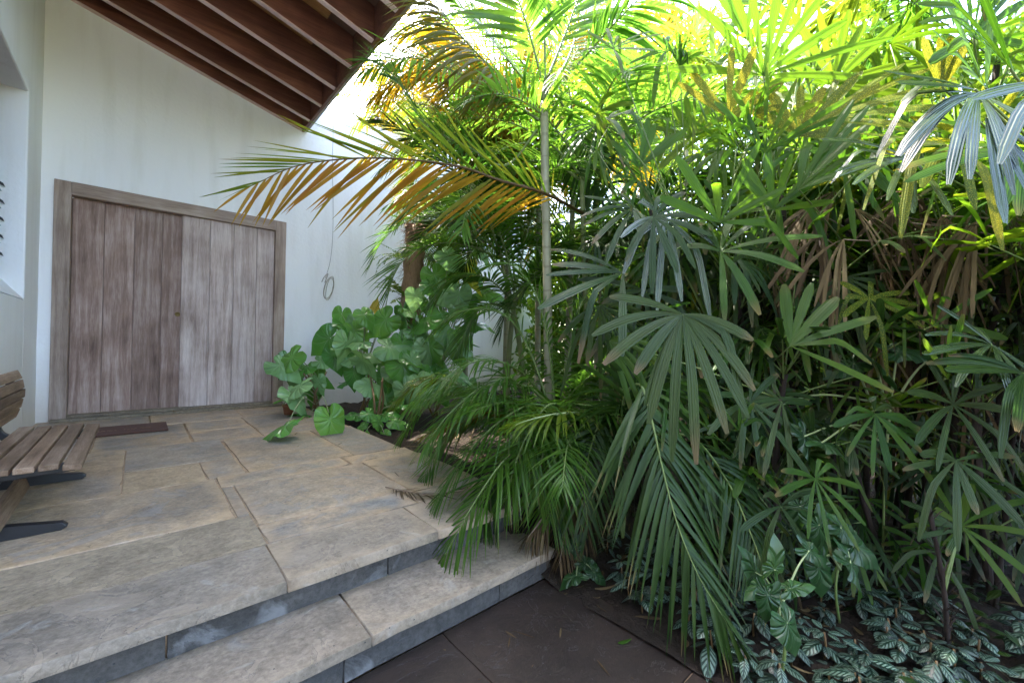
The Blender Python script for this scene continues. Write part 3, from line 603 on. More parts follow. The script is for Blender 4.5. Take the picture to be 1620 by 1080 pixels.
def heart(parent, P, A, Nn, size, m, rnd=.5, stalk=None, wide=1.0, curl=.22, name='leaf', shape='heart'):
    A = nrm(A); Nn = nrm(np.asarray(Nn, float) - A*(np.asarray(Nn) @ A)); S = np.cross(A, Nn); P = np.asarray(P, float)
    T_ = 45; th = np.radians(np.linspace(-179, 179, T_)); ad = np.abs(np.degrees(th))
    if shape == 'heart': ro = np.interp(ad, [0, 6, 14, 30, 50, 75, 105, 130, 150, 165, 174, 179], [.97, .83, .72, .59, .505, .46, .47, .49, .485, .41, .25, .10])
    else: ro = np.interp(ad, [0, 6, 14, 30, 50, 75, 100, 120, 140, 152, 165, 179], [.80, .70, .60, .46, .36, .30, .28, .32, .46, .5, .26, .08])
    rr = np.array([.02, .2, .42, .64, .84, 1.0])
    ph = rng.random()*6; wave = .05*np.sin(th*5+ph)+.02*np.sin(th*11+ph*2)
    r = ro[None]*rr[:, None]; x = r*np.cos(th); y = r*np.sin(th)*wide
    z = -curl*(y**2)*1.1 - curl*.9*np.clip(x, 0, 1)**2 + wave[None]*rr[:, None]**2 - .05*(1-np.exp(-(y/.05)**2))*0 + .06*np.abs(y)*(1-rr[:, None])
    Pt = P + size*(x[..., None]*A + y[..., None]*S + z[..., None]*Nn)
    uv = np.stack(np.broadcast_arrays((th/math.pi)[None], rr[:, None]), -1)
    mb = MB(); mb.grid(Pt, uv, rnd, 0)
    if stalk is not None:
        stalk = np.asarray(stalk, float); mid = stalk*.45 + P*.55 + Z*.10*np.linalg.norm(P-stalk)
        mb.tube(curve([stalk, mid, P-Nn*.002*size], 12), np.linspace(.007, .004, 12)*min(1, size/.2), 6, .5, 1)
    return mb.build(name, [m, G['rachis_pale']], parent)

V = lambda a, lean=0.0, up=0: np.cos(R(a))*IM - np.sin(R(a))*DN + lean*FW + up*Z     # picture-plane angle to a direction
FACE = -FW*.75 + Z*.65
# ---- 1. tall areca palm in front
pl = [at(*q) for q in ((870,742,2.8),(868,600,2.8),(865,400,2.8),(862,250,2.8),(861,160,2.8),(862,138,2.8))]
palm = thing('areca_palm', 'tall slender areca palm with pale ringed stem at the terrace edge', 'palm', pl[0])
c = curve(pl, 40); rad = np.interp(np.arange(40), [0, 24, 31, 34, 37, 39], [.031, .028, .027, .031, .024, .018])
t = MB(); t.tube(c[:32], rad[:32], 12); t.build('trunk', G['palm_trunk'], palm)
t = MB(); t.tube(c[31:], rad[31:]*1.02, 12); t.build('crownshaft', G['palm_green'], palm)
AR = [G['areca'], G['rachis']]; ARD = [G['areca_dark'], G['rachis']]; ARL = [G['areca_lime'], G['rachis_pale']]; ARG = [G['areca_gold'], G['rachis']]; ARO = [G['areca_orange'], G['rachis_brown']]
px = lambda *q: [at(*k) for k in q]
frond(palm, px((855,176,2.8),(810,135,2.75),(770,100,2.65),(722,48,2.55),(690,0,2.45),(660,-60,2.4)), ARG, .52, .015, 58, .1, vee=-55, droop=.6, a0=60, hint=Z, tone=.15)
frond(palm, px((853,190,2.8),(790,150,2.9),(700,105,3.0),(640,92,3.1),(575,112,3.2)), AR, .5, .026, 46, .15, vee=10, droop=.45, tone=.7)
frond(palm, px((862,138,2.8),(862,60,2.75),(863,-20,2.7),(866,-90,2.7)), AR, .35, .02, 16, .75, hint=-FW, a0=25, a1=10, tone=.6)
frond(palm, px((858,130,2.8),(838,55,2.7),(815,-10,2.6),(780,-70,2.5)), AR, .55, .032, 30, .25, hint=-FW, vee=25, droop=.2, tone=.7)
frond(palm, px((866,125,2.8),(890,65,2.8),(915,0,2.8),(945,-60,2.8)), AR, .55, .032, 30, .3, hint=-FW, vee=25, droop=.2, tone=.8)
frond(palm, px((869,148,2.8),(925,90,2.7),(965,45,2.6),(1010,0,2.5),(1060,-40,2.4)), AR, .55, .03, 34, .3, hint=Z, vee=-15, droop=.35, tone=.4)
frond(palm, px((870,140,2.8),(900,90,3.0),(920,30,3.2),(950,-20,3.4)), AR, .5, .026, 36, .2, hint=-FW, vee=20, tone=.9)
frond(palm, px((872,140,2.8),(905,190,2.95),(935,250,3.05),(955,310,3.1)), ARD, .45, .026, 30, .3, vee=0, droop=.4, tone=.5)
frond(palm, px((856,160,2.8),(800,90,2.9),(760,40,3.0),(715,0,3.0)), AR, .5, .028, 40, .2, vee=10, droop=.3, tone=.8)
# ---- 2. palm behind with the long frond that reaches across the wall
pl = [at(*q) for q in ((935,720,3.3),(930,560,3.25),(925,430,3.2),(922,338,3.1),(921,280,3.1))]
palm2 = thing('areca_palm', 'areca palm whose long orange tipped frond reaches left across the white wall', 'palm', pl[0])
t = MB(); t.tube(curve(pl, 24), np.linspace(.026, .017, 24), 10); t.build('trunk', G['palm_green'], palm2)
# upper leaflets of that frond are green, the lower ones have turned orange
hero = px((923,338,3.0),(862,306,2.62),(790,285,2.5),(720,262,2.4),(600,250,2.22),(480,260,2.05),(398,294,1.95))
HH = nrm(Z*.75 + FW*.6)
frond(palm2, hero, [G['areca_bronze'], G['rachis_brown']], .60, .018, 40, .2, hint=HH, vee=-12, droop=.03, a0=40, a1=14, left=1, right=0, tone=.35, r0=.012)
frond(palm2, hero, ARO, .56, .027, 44, .18, hint=HH, vee=-15, droop=.12, a0=52, a1=22, left=0, right=1, tone=.65, r0=.012)
for q in range(9):
    frond(palm2, arc(pl[-1]+rng.normal(0,.02,3), q*2.4+.5, 65-rng.random()*25, 1.1+.3*rng.random(), 95, 9), AR, .42, .025, 40, .2, vee=22, tone=.5+.3*rng.random())
# ---- 3. fronds in the middle, behind and beside the tall stem
def palm_auto(name, label, x, yb, Dp, ztop, lean, nf, Lf, mats, el=(70, 20), bend=(60, 110), LL=.42, r=.03, tr='palm_trunk', az0=0, n=40, W=.026, vee=22, group=None, azr=None):
    b = at(x, yb, Dp); b[2] = soil_z(b[0], b[1]); top = np.array([b[0]+lean[0], b[1]+lean[1], ztop]); 
    o = thing(name, label, 'palm', b, group)
    mid = (b+top)/2 + np.array([-lean[0]*.15, -lean[1]*.15, 0]); t = MB(); t.tube(curve([b-Z*.05, mid, top], 22), np.linspace(r, r*.62, 22), 10); t.build('trunk', G[tr], o)
    for k in range(nf):
        f = k/max(1, nf-1); az = az0 + k*2.39996 + rng.normal(0, .15)
        if azr: az = azr[0] + (azr[1]-azr[0])*((k*.618) % 1)
        mm = mats[k % len(mats)]
        frond(o, arc(top - Z*.12*f, az, el[0]+(el[1]-el[0])*f + rng.normal(0, 4), Lf*(.85+.3*rng.random()), bend[0]+(bend[1]-bend[0])*f, 9, rng.normal(0, .2)), mm, LL*(.9+.2*rng.random()), W, n, .18, vee=vee+rng.normal(0, 5), droop=.3, tone=.3+.5*rng.random())
    return o
palm_auto('areca_palm', 'areca palm with a greyish stem just right of the tall one', 895, 700, 3.9, 2.75, (.05, 0), 11, 1.5, [AR, ARL, AR], r=.036)
palm_auto('areca_palm', 'young areca palm with a leaning mottled stem left of the tall one', 838, 660, 4.0, 1.75, (-.35, .1), 11, 1.35, [AR, AR, ARD], r=.03, tr='palm_green', el=(75, 25))
palm_auto('areca_palm', 'green areca palm close to the wall behind the leaning stem', 800, 610, 4.9, 2.2, (-.1, -.1), 12, 1.6, [AR, ARL], r=.035, el=(75, 20))
palm_auto('areca_palm', 'sunlit golden areca palm rising before the wall past the porch roof', 735, 590, 5.4, 3.2, (.0, -.1), 14, 1.5, [ARG, ARL, ARG], r=.04, azr=(.2, 4.0), el=(75, 5), bend=(70, 120), LL=.5, n=50)
palm_auto('areca_palm', 'yellow leaved areca palm at the top centre behind the tall stem', 800, 590, 4.9, 3.4, (.0, 0), 13, 1.6, [ARG, ARG, ARL], r=.04, el=(75, 0), bend=(60, 120), LL=.5, n=48)
palm_auto('areca_palm', 'tall lime green areca palm far back right of the tall stem', 985, 600, 5.2, 3.5, (0, 0), 13, 1.8, [ARL, AR, ARG], r=.04, LL=.5, n=46)
palm_auto('areca_palm', 'slim areca palm with orange yellow fronds behind the fan palms at top centre', 1080, 590, 5.8, 3.9, (0, 0), 13, 1.9, [ARG, ARL], r=.04, LL=.55, n=46)
palm_auto('areca_palm', 'dense green areca palm in the middle between the two pale stems', 955, 690, 3.7, 1.5, (.1, 0), 12, 1.3, [AR, ARD, AR], r=.03, el=(80, 20), tr='palm_green')
GOLD = thing('areca_palm', 'golden backlit areca palm arching from behind the tall stem towards the roof corner', 'palm', onz(850, 690, -.05))
gb = at(852, 330, 4.2); t = MB(); t.tube(curve([onz(850, 690, -.05), at(851, 480, 4.2), gb], 20), np.linspace(.032, .024, 20), 10); t.build('trunk', G['palm_trunk'], GOLD)
for pth, mm, LL in [(px((850,300,4.2),(800,200,4.0),(740,130,3.9),(660,110,3.8),(595,150,3.7)), ARG, .62), (px((850,300,4.2),(820,180,4.1),(770,90,4.0),(690,45,3.9),(615,60,3.8)), ARG, .66),
  (px((850,320,4.2),(790,250,4.1),(730,205,4.0),(665,215,3.9),(605,265,3.8)), ARL, .55), (px((860,300,4.2),(850,150,4.2),(820,50,4.1),(770,-20,4)), ARG, .6), (px((850,330,4.2),(770,290,4.2),(690,285,4.1),(620,320,4)), AR, .5),
  (px((850,330,4.2),(790,330,4.1),(730,335,4),(670,380,3.9)), AR, .45), (px((850,300,4.2),(910,160,4.3),(980,70,4.4),(1060,40,4.5)), ARG, .6), (px((850,300,4.2),(890,150,4.2),(930,40,4.2),(980,-30,4.2)), ARL, .6),
  (px((850,320,4.2),(900,250,4.2),(960,220,4.1),(1010,250,4)), AR, .5), (px((850,300,4.2),(780,170,4.4),(700,90,4.5),(620,20,4.6)), ARG, .65), (px((850,320,4.2),(800,300,4.3),(740,250,4.4),(690,170,4.5),(650,80,4.6)), ARG, .6),
  (px((850,300,4.2),(770,180,4.5),(690,110,4.7),(620,95,4.8),(565,130,4.8)), ARG, .6), (px((850,310,4.2),(760,230,4.5),(680,170,4.7),(610,160,4.8),(560,200,4.8)), ARL, .55), (px((850,300,4.2),(780,130,4.6),(710,50,4.8),(640,5,4.9),(580,5,4.9)), ARG, .6), (px((850,320,4.2),(760,270,4.6),(690,225,4.7),(620,225,4.8),(570,255,4.8)), ARG, .5)]:
    if mm is not AR:
        frond(GOLD, [p_+rng.normal(0, .16, 3)*(.15+.85*i_/len(pth)) + .35*FW*i_/len(pth) for i_, p_ in enumerate(pth)], mm, LL*.9, .028, 56, .12, vee=8, droop=.35, a0=62, tone=.3+.5*rng.random())
    frond(GOLD, pth, mm, LL*.9, .026, 60, .12, vee=8, droop=.35, a0=62, tone=.3+.5*rng.random())
MID = thing('areca_palm', 'feathery green areca palm filling the gap left of the tall stem', 'palm', onz(800, 690, -.05))
mb_ = at(815, 470, 3.8); t = MB(); t.tube(curve([onz(800, 690, -.05), at(805, 560, 3.8), mb_], 20), np.linspace(.03, .02, 20), 10); t.build('trunk', G['palm_green'], MID)
for pth, mm, LL in [(px((815,460,3.8),(790,370,3.7),(740,320,3.6),(680,310,3.5),(630,345,3.4)), AR, .5), (px((815,460,3.8),(770,400,3.8),(710,375,3.7),(650,390,3.6)), AR, .45), (px((815,450,3.8),(800,330,3.9),(770,250,3.9),(720,210,3.9)), AR, .5),
  (px((815,460,3.8),(840,350,3.8),(880,280,3.8),(930,250,3.8)), ARL, .5), (px((815,470,3.8),(870,400,3.7),(920,380,3.6),(970,410,3.5)), AR, .45), (px((815,480,3.8),(770,440,3.6),(720,440,3.5),(680,480,3.4)), AR, .42),
  (px((815,470,3.8),(780,330,4.0),(730,260,4.1),(670,250,4.2)), ARL, .5), (px((815,480,3.8),(850,430,3.6),(890,440,3.5),(930,500,3.4)), AR, .42), (px((815,500,3.8),(780,480,3.5),(750,500,3.4),(720,560,3.3)), AR, .4)]:
    frond(MID, pth, mm, LL, .024, 46, .15, vee=12, droop=.3, tone=.3+.5*rng.random())
for lb_, X_, Y_, h_ in (('tall areca palm arching over the bed from outside the right edge', 2.7, -.55, 2.75), ('tall areca palm farther outside the right edge arching over the bed', 3.5, -1.0, 3.1)):  # unseen palms added as an overhead canopy to shade the lower right bed
    q_ = thing('areca_palm', lb_, 'palm', (X_, Y_, -.27)); b_ = np.array([X_, Y_, -.3]); t = MB(); t.tube(curve([b_, b_+np.array([-.03, .05, 1.3]), b_+np.array([-.15, .12, h_])], 20), np.linspace(.032, .022, 20), 10); t.build('trunk', G['palm_trunk'], q_)
    for k in range(16): frond(q_, arc(b_+np.array([-.15, .12, h_]), -1.9+3.9*((k*.618) % 1), rng.uniform(35, 75), rng.uniform(1.4, 1.9), rng.uniform(50, 80), 9), [AR, ARL][k % 2], .5, .03, 44, .15, vee=10, droop=.3, tone=rng.random())
# darker frond hanging in front of the golden ones
frond(palm, px((850,205,2.85),(800,262,2.9),(740,232,2.9),(673,197,2.9),(640,140,2.9),(600,100,2.85),(578,95,2.8)), AR, .42, .024, 44, .25, vee=5, droop=.12, tone=.3)
# ---- 4. low bushy arecas over the terrace edge
low = thing('areca_palm', 'low bushy areca palm arching over the edge of the stone terrace', 'palm', at(880, 770, 2.6))
lowb = at(880, 760, 2.6)
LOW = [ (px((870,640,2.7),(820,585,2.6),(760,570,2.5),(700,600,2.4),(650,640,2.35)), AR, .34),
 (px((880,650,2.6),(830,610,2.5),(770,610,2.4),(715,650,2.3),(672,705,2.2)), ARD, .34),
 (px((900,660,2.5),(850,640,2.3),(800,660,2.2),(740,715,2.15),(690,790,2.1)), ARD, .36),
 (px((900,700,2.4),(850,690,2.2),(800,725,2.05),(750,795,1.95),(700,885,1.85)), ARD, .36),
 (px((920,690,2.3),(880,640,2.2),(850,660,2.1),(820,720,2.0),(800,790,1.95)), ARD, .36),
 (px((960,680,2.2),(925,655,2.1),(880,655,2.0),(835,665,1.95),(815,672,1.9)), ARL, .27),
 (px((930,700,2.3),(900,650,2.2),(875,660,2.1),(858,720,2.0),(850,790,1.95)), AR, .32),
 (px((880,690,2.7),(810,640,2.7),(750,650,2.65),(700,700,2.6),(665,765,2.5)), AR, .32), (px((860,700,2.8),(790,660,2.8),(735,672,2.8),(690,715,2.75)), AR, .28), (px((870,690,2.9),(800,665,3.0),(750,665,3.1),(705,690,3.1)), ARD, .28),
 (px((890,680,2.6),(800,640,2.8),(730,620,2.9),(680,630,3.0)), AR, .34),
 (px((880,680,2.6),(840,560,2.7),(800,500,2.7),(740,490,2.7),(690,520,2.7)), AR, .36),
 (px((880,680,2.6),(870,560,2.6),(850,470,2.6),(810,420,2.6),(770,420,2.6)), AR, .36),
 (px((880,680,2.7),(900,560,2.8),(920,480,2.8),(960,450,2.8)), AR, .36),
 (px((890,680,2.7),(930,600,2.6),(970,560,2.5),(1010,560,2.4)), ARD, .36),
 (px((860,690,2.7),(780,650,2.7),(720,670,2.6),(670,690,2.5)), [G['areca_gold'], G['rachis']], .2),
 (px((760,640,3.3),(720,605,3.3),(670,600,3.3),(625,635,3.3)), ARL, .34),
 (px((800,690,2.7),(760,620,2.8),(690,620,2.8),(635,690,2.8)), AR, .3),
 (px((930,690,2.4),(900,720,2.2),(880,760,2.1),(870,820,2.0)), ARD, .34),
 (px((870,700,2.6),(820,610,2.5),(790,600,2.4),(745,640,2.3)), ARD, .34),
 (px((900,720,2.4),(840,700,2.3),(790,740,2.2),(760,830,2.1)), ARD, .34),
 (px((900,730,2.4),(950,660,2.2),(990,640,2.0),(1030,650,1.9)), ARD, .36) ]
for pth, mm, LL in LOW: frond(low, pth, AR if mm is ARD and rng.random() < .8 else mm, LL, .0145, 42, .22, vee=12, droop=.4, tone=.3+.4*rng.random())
for k in range(10): frond(low, arc(lowb+np.array([rng.normal(.1,.12), rng.normal(.1,.12), .1]), rng.uniform(2.5, 6.2), rng.uniform(45, 80), rng.uniform(.8, 1.2), rng.uniform(60, 120)), AR, .34, .016, 36, .25, vee=15, droop=.35, tone=.5)
for pth in (px((905,740,2.2),(905,790,2.1),(895,840,2.0),(885,890,1.95)), px((880,760,2.1),(870,800,2.05),(850,830,2.0),(835,850,1.95)), px((915,740,2.2),(925,800,2.1),(915,850,2.0))):
    frond(low, pth, [G['dead'], G['twig']], .2, .012, 26, .1, vee=-10, droop=.7, a0=35, tone=.4)
# ---- 5. big frond drooping at the lower right
hp = thing('areca_palm', 'areca palm with one large dark green frond drooping to the lower paving', 'palm', onz(985, 850, -.2))
b = onz(985, 850, -.2)
frond(hp, [b, b+np.array([.05,.05,.35])]+px((985,640,1.95),(1012,608,1.85),(1030,660,1.75),(1048,740,1.66),(1072,830,1.58),(1105,910,1.5),(1150,985,1.42)), ARD, .46, .024, 58, .30, hint=nrm(-FW*.9+Z*.35), vee=-8, droop=.45, a0=62, a1=12, tone=.45, r0=.009, pn=44)
frond(hp, [b, b+np.array([.08,.02,.3])]+px((1010,700,1.9),(1090,690,1.8),(1150,760,1.7),(1190,850,1.6),(1215,920,1.5)), ARD, .38, .02, 40, .35, hint=nrm(-FW*.8+Z*.5), vee=0, droop=.45, tone=.2)
frond(hp, [b, b+np.array([0,.05,.3])]+px((960,660,2.1),(940,690,2.0),(925,760,1.95),(930,830,1.9)), ARD, .34, .02, 36, .35, hint=nrm(-FW*.8+Z*.5), vee=0, droop=.5, tone=.4)
frond(hp, [b, b+np.array([0,.05,.3])]+px((1000,620,2.2),(1060,590,2.2),(1120,620,2.1),(1160,680,2.0)), ARD, .36, .02, 36, .35, hint=nrm(-FW*.6+Z*.7), vee=5, droop=.4, tone=.4)

# ---- 6. fan palms (clumps of fibrous canes)
class Clump:
    def __init__(s, label, x, Dp, canes, name='lady_palm', base=None):
        b = at(x, 560, Dp) if base is None else np.array(base, float); b[2] = soil_z(b[0], b[1]); s.b = b; s.o = thing(name, label, 'palm', b); s.tops = []
        for dx, dy, h in canes:
            p0 = b + np.array([dx, dy, 0]); p0[2] = soil_z(p0[0], p0[1])-.03; p1 = p0 + np.array([rng.normal(0,.07)+dx*.25, rng.normal(0,.07)+dy*.25, h])
            mid = (p0+p1)/2 + np.array([rng.normal(0,.05), rng.normal(0,.05), 0]); c = curve([p0, mid, p1], 26)
            r_ = (.013 if len(canes) > 1 else .008)*(1+.22*np.sin(np.arange(26)*1.9+rng.random()*6)+rng.normal(0, .12, 26))*rng.uniform(.8, 1.25)
            t = MB(); t.tube(c, r_, 9)
            k = 60; q = rng.integers(1, 25, k); th = rng.random(k)*6.28; o_ = np.stack([np.cos(th), np.sin(th), 0*th], -1)    # ragged sheath fibres
            strips(t, c[q]+o_*.012, o_*.5+Z*rng.uniform(.4, 1.4, (k, 1))+rng.normal(0,.3,(k,3)), np.cross(o_, Z), rng.uniform(.04, .13, k), .006, .3, .5, 4)
            t.build('cane', G['cane'], s.o); s.tops.append(c)
    def near(s, p, up=.18):
        best = None
        for c in s.tops:
            q = c[np.argmin(np.abs(c[:, 2]-(p[2]-up)))]; dd = np.linalg.norm(q-p)
            if best is None or dd < best[0]: best = (dd, q)
        return best[1]
    def crown(s, n, size, mats, zr=(.62, 1.0), W=.027, droop=(.15, .6), towards=None):
        size *= .9
        for k in range(int(n*2.7)):
            c = s.tops[k % len(s.tops)]; f = zr[0]+(zr[1]-zr[0])*rng.random(); p0 = c[int(f*25)]
            az = rng.random()*6.283; el = R(rng.uniform(15, 70)); l = rng.uniform(.22, .42)
            dr = np.array([math.sin(az)*math.cos(el), math.cos(az)*math.cos(el), math.sin(el)]); hub = p0 + dr*l
            ax = nrm(dr*np.array([1, 1, .5]) + rng.normal(0, .15, 3) - Z*rng.uniform(-.3, .35)); mm = mats[k % len(mats)]
            fan(s.o, hub, ax, Z+dr*-.3+rng.normal(0,.2,3), size*rng.uniform(.75, 1.15), int(rng.integers(6, 11)), rng.uniform(120, 230), rng.uniform(*droop), mm, W*rng.uniform(.8, 1.15), stalk=p0, tone=rng.uniform(.2, .8))
    def px(s, x, y, Dp, ang, size, nseg=8, span=200, droop=.3, m='fan', W=.045, lean=-.2, face=None, cone=.15, up=.2, tone=.5, stalk=None):
        hub = at(x, y, Dp); fan(s.o, hub, V(ang, lean), FACE if face is None else face, size*.81, nseg, span, droop, G[m], W*.74, cone, stalk=s.near(hub, up) if stalk is None else stalk, tone=tone)
    def dead(s, n, zr=(.45, .85)):
        for k in range(int(n*.4)):
            c = s.tops[k % len(s.tops)]; p0 = c[int((zr[0]+(zr[1]-zr[0])*rng.random())*25)]; az = rng.random()*6.283
            dr = np.array([math.sin(az), math.cos(az), rng.uniform(-.2, .5)]); hub = p0+dr*rng.uniform(.08, .25)
            fan(s.o, hub, nrm(dr*.5-Z), -dr+Z*.2, rng.uniform(.2, .38), int(rng.integers(5, 11)), rng.uniform(40, 110), rng.uniform(.3, .9), G['dead'], .014, stalk=p0, name='dry_leaf', tone=rng.random(), jit=.14, pm=G['twig'])
cn = lambda n, h0, h1, sp=.16: [(rng.normal(0, sp), rng.normal(0, sp), rng.uniform(h0, h1)) for _ in range(n)]
fl, fg, fd, fs, fp = G['fan_lime'], G['fan'], G['fan_dark'], G['fan_silver'], G['fan_spot']
C1 = Clump('fan palm clump with drooping dark leaves right of the tall pale stem', 1020, 2.9, cn(5, 1.3, 2.0)); C1.crown(17, .36, [fd, fg, fd], (.7, 1))
C2 = Clump('fan palm clump with an upright bright green leaf at mid height', 1150, 2.35, cn(5, 1.2, 1.9)); C2.crown(12, .36, [fg, fd, fg], (.75, 1))
C3 = Clump('tall fan palm with bright green upright leaves at the top centre right', 1215, 2.9, cn(6, 2.1, 2.8)); C3.crown(30, .44, [fl, fg, fl])
C4 = Clump('fan palm hung with dry brown leaves right of the centre', 1370, 2.45, cn(7, 1.7, 2.3, .2)); C4.crown(20, .42, [fl, fg, fp, fg], (.85, 1)); C4.dead(26)
C5 = Clump('tall yellow green fan palm glowing at the top right', 1390, 3.3, cn(7, 2.4, 3.2, .25)); C5.crown(34, .48, [fl, fl, fp], (.8, 1))
C6 = Clump('fan palm with shaggy dark canes near the right edge', 1530, 2.1, cn(7, 1.5, 2.0, .2)); C6.crown(20, .4, [fg, fl, fd], (.82, 1)); C6.dead(22, (.5, .9))
C7 = Clump('fan palm leaning in at the right edge with glossy silver drooping leaves', 1790, 1.45, cn(5, 1.5, 1.9, .12)); C7.crown(8, .4, [fl, fg], (.85, 1))
C8 = Clump('fan palm with dark blue green star shaped leaves at mid right', 1500, 1.95, cn(4, .9, 1.3, .12)); C8.crown(7, .3, [fd, fd, fg], (.3, 1))
C9 = Clump('small fan palm seedling on a single thin cane at the lower right', 1507, 1.55, [(0, 0, .62)])
C10 = Clump('fan palm thicket standing farthest back on the right', 1640, 3.4, cn(9, 2.0, 2.9, .4)); C10.crown(24, .46, [fg, fl, fg], (.82, 1)); C10.dead(14)
C11 = Clump('short fan palm in the dark behind the drooping areca frond', 1230, 2.0, cn(5, .7, 1.2, .15)); C11.crown(7, .3, [fd, fg, fd], (.3, 1))
C12 = Clump('fan palm with many dark canes behind the centre of the thicket', 1290, 3.0, cn(9, 1.5, 2.3, .3)); C12.crown(16, .4, [fg, fd], (.85, 1)); C12.dead(16)
C13 = Clump('fan palm with crowded dark canes at the back right', 1470, 3.0, cn(10, 1.6, 2.4, .3)); C13.crown(16, .42, [fg, fd, fl], (.88, 1)); C13.dead(18)
for lb_, X_, Y_ in (('tall fan palm standing outside the picture near the planting bed corner', 2.9, -1.3), ('tall fan palm standing outside the picture beyond the bed corner', 2.7, -1.7)):  # out-of-view palms, added to block sky light from the right
    q_ = Clump(lb_, 0, 0, cn(8, 1.9, 2.9, .35), base=(X_, Y_, 0)); q_.crown(24, .46, [fg, fl], (.4, 1))
for x_, y_, D_, sz_, n_ in [(1300,372,2.0,.3,6),(1335,378,1.9,.34,5),(1412,338,1.9,.32,6),(1442,352,1.85,.3,5),(1490,340,1.8,.3,6),(1545,350,1.7,.34,7),(1352,330,2.0,.3,6),(1402,312,2.05,.34,7),(1582,335,1.6,.3,6),(1380,400,1.9,.3,5),(1450,300,2.0,.34,7),(1600,400,1.7,.3,5),(1330,300,2.2,.34,6),(1500,400,1.9,.3,5),(1280,330,2.1,.3,5),(1220,430,2.1,.26,5),(1560,300,1.9,.34,6)]:
    hub = at(x_, y_, D_); c_ = C4 if x_ < 1430 else C6
    fan(c_.o, hub, V(rng.uniform(-150, -40), rng.uniform(-.3, .3)), FACE, sz_, n_+3, rng.uniform(30, 120), rng.uniform(.3, .9), G['dead'], .016, stalk=c_.near(hub, .05), name='dry_leaf', tone=rng.random(), jit=.16, pm=G['twig'])
for lb_, x_, D_, n_, h0, h1 in [('crowded shaggy canes of fan palm in the shade right of the drooping frond', 1330, 2.7, 13, 1.4, 2.2), ('leaning shaggy canes of fan palm in the shade at mid right', 1440, 2.4, 13, 1.3, 2.1), ('shaggy canes of fan palm in the shade at the far right', 1590, 2.6, 13, 1.5, 2.3), ('shaggy fan palm canes right behind the big drooping frond', 1180, 2.9, 9, 1.2, 2.0)]:
    q_ = Clump(lb_, x_, D_, cn(n_, h0, h1, .28)); q_.crown(11, .36, [fg, fd], (.8, 1)); q_.dead(14, (.4, .95))
for lb_, X_, Y_ in (('tall fan palm in the bed just outside the right edge', 3.2, -.9), ('bushy fan palm in the bed outside the right edge', 3.6, -.2)):  # extra off-frame palms, added to keep sky light off the bed
    q_ = Clump(lb_, 0, 0, cn(9, 2.0, 3.0, .35), base=(X_, Y_, 0)); q_.crown(26, .5, [fg, fl], (.4, 1))
for x_, y_, D_, a_, sz_, n_ in [(1180,62,2.9,80,.5,9),(1262,55,2.7,85,.52,9),(1368,92,2.8,100,.55,10),(1425,55,2.6,110,.5,9),(1335,25,2.9,80,.5,9),(1128,105,2.9,70,.42,8),(1225,15,3.1,90,.5,9),(1470,95,2.6,150,.5,8),(1292,112,2.6,60,.46,8),(1400,140,2.5,170,.5,9),(1195,180,2.7,100,.42,8),(1100,60,3.2,80,.45,8),(1060,160,3.2,90,.42,8),(1450,10,2.4,140,.5,8),(1540,60,2.0,130,.5,8),(1380,30,3.2,60,.5,9),(1095,215,2.6,110,.36,7),(1350,190,2.4,160,.44,9)]:
    hub = at(x_, y_, D_); c_ = C5 if x_ > 1300 else C3
    fan(c_.o, hub, V(a_+rng.normal(0, 15), rng.uniform(-.3, .5)), FACE+rng.normal(0, .3, 3), sz_*.9, n_, rng.uniform(130, 200), rng.uniform(.05, .3), [fl, fl, fg][int(rng.integers(3))], .042, stalk=c_.near(hub, .3), tone=rng.random())
ALLC = [C1, C2, C3, C4, C6, C8, C11, C12, C13, C5]
rng = np.random.default_rng(77)
for k_ in range(230):
    x_ = rng.uniform(940, 1640); y_ = rng.uniform(60, 800); D_ = rng.uniform(1.9, 3.1)
    if x_ < 1180 and y_ > 620: continue
    if 1180 < x_ < 1640 and 290 < y_ < 420 and rng.random() < .6: continue
    hub = at(x_, y_, D_)
    c_ = min(ALLC, key=lambda q: np.linalg.norm((q.b-hub)[:2])+rng.uniform(0, .3))
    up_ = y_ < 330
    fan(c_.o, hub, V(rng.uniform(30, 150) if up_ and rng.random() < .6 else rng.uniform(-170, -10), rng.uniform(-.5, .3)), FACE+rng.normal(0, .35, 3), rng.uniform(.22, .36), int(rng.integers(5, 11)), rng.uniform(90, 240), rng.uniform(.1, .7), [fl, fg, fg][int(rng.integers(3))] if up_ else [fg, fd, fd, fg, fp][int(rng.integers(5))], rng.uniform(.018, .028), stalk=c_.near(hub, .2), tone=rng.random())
rng = np.random.default_rng(78)
for k_ in range(150):
    x_ = rng.uniform(1170, 1650); y_ = rng.uniform(480, 900); D_ = rng.uniform(1.75, 2.9)
    hub = at(x_, y_, D_)
    if hub[2] < soil_z(hub[0], hub[1])+.12: continue
    c_ = min(ALLC, key=lambda q: np.linalg.norm((q.b-hub)[:2])+rng.uniform(0, .4))
    fan(c_.o, hub, V(rng.uniform(-200, 20), rng.uniform(-.5, .3)), FACE+rng.normal(0, .4, 3), rng.uniform(.14, .27), int(rng.integers(5, 10)), rng.uniform(90, 280), rng.uniform(.1, .7), [fd, fd, fg][int(rng.integers(3))], rng.uniform(.013, .024), stalk=c_.near(hub, .12), tone=rng.random())
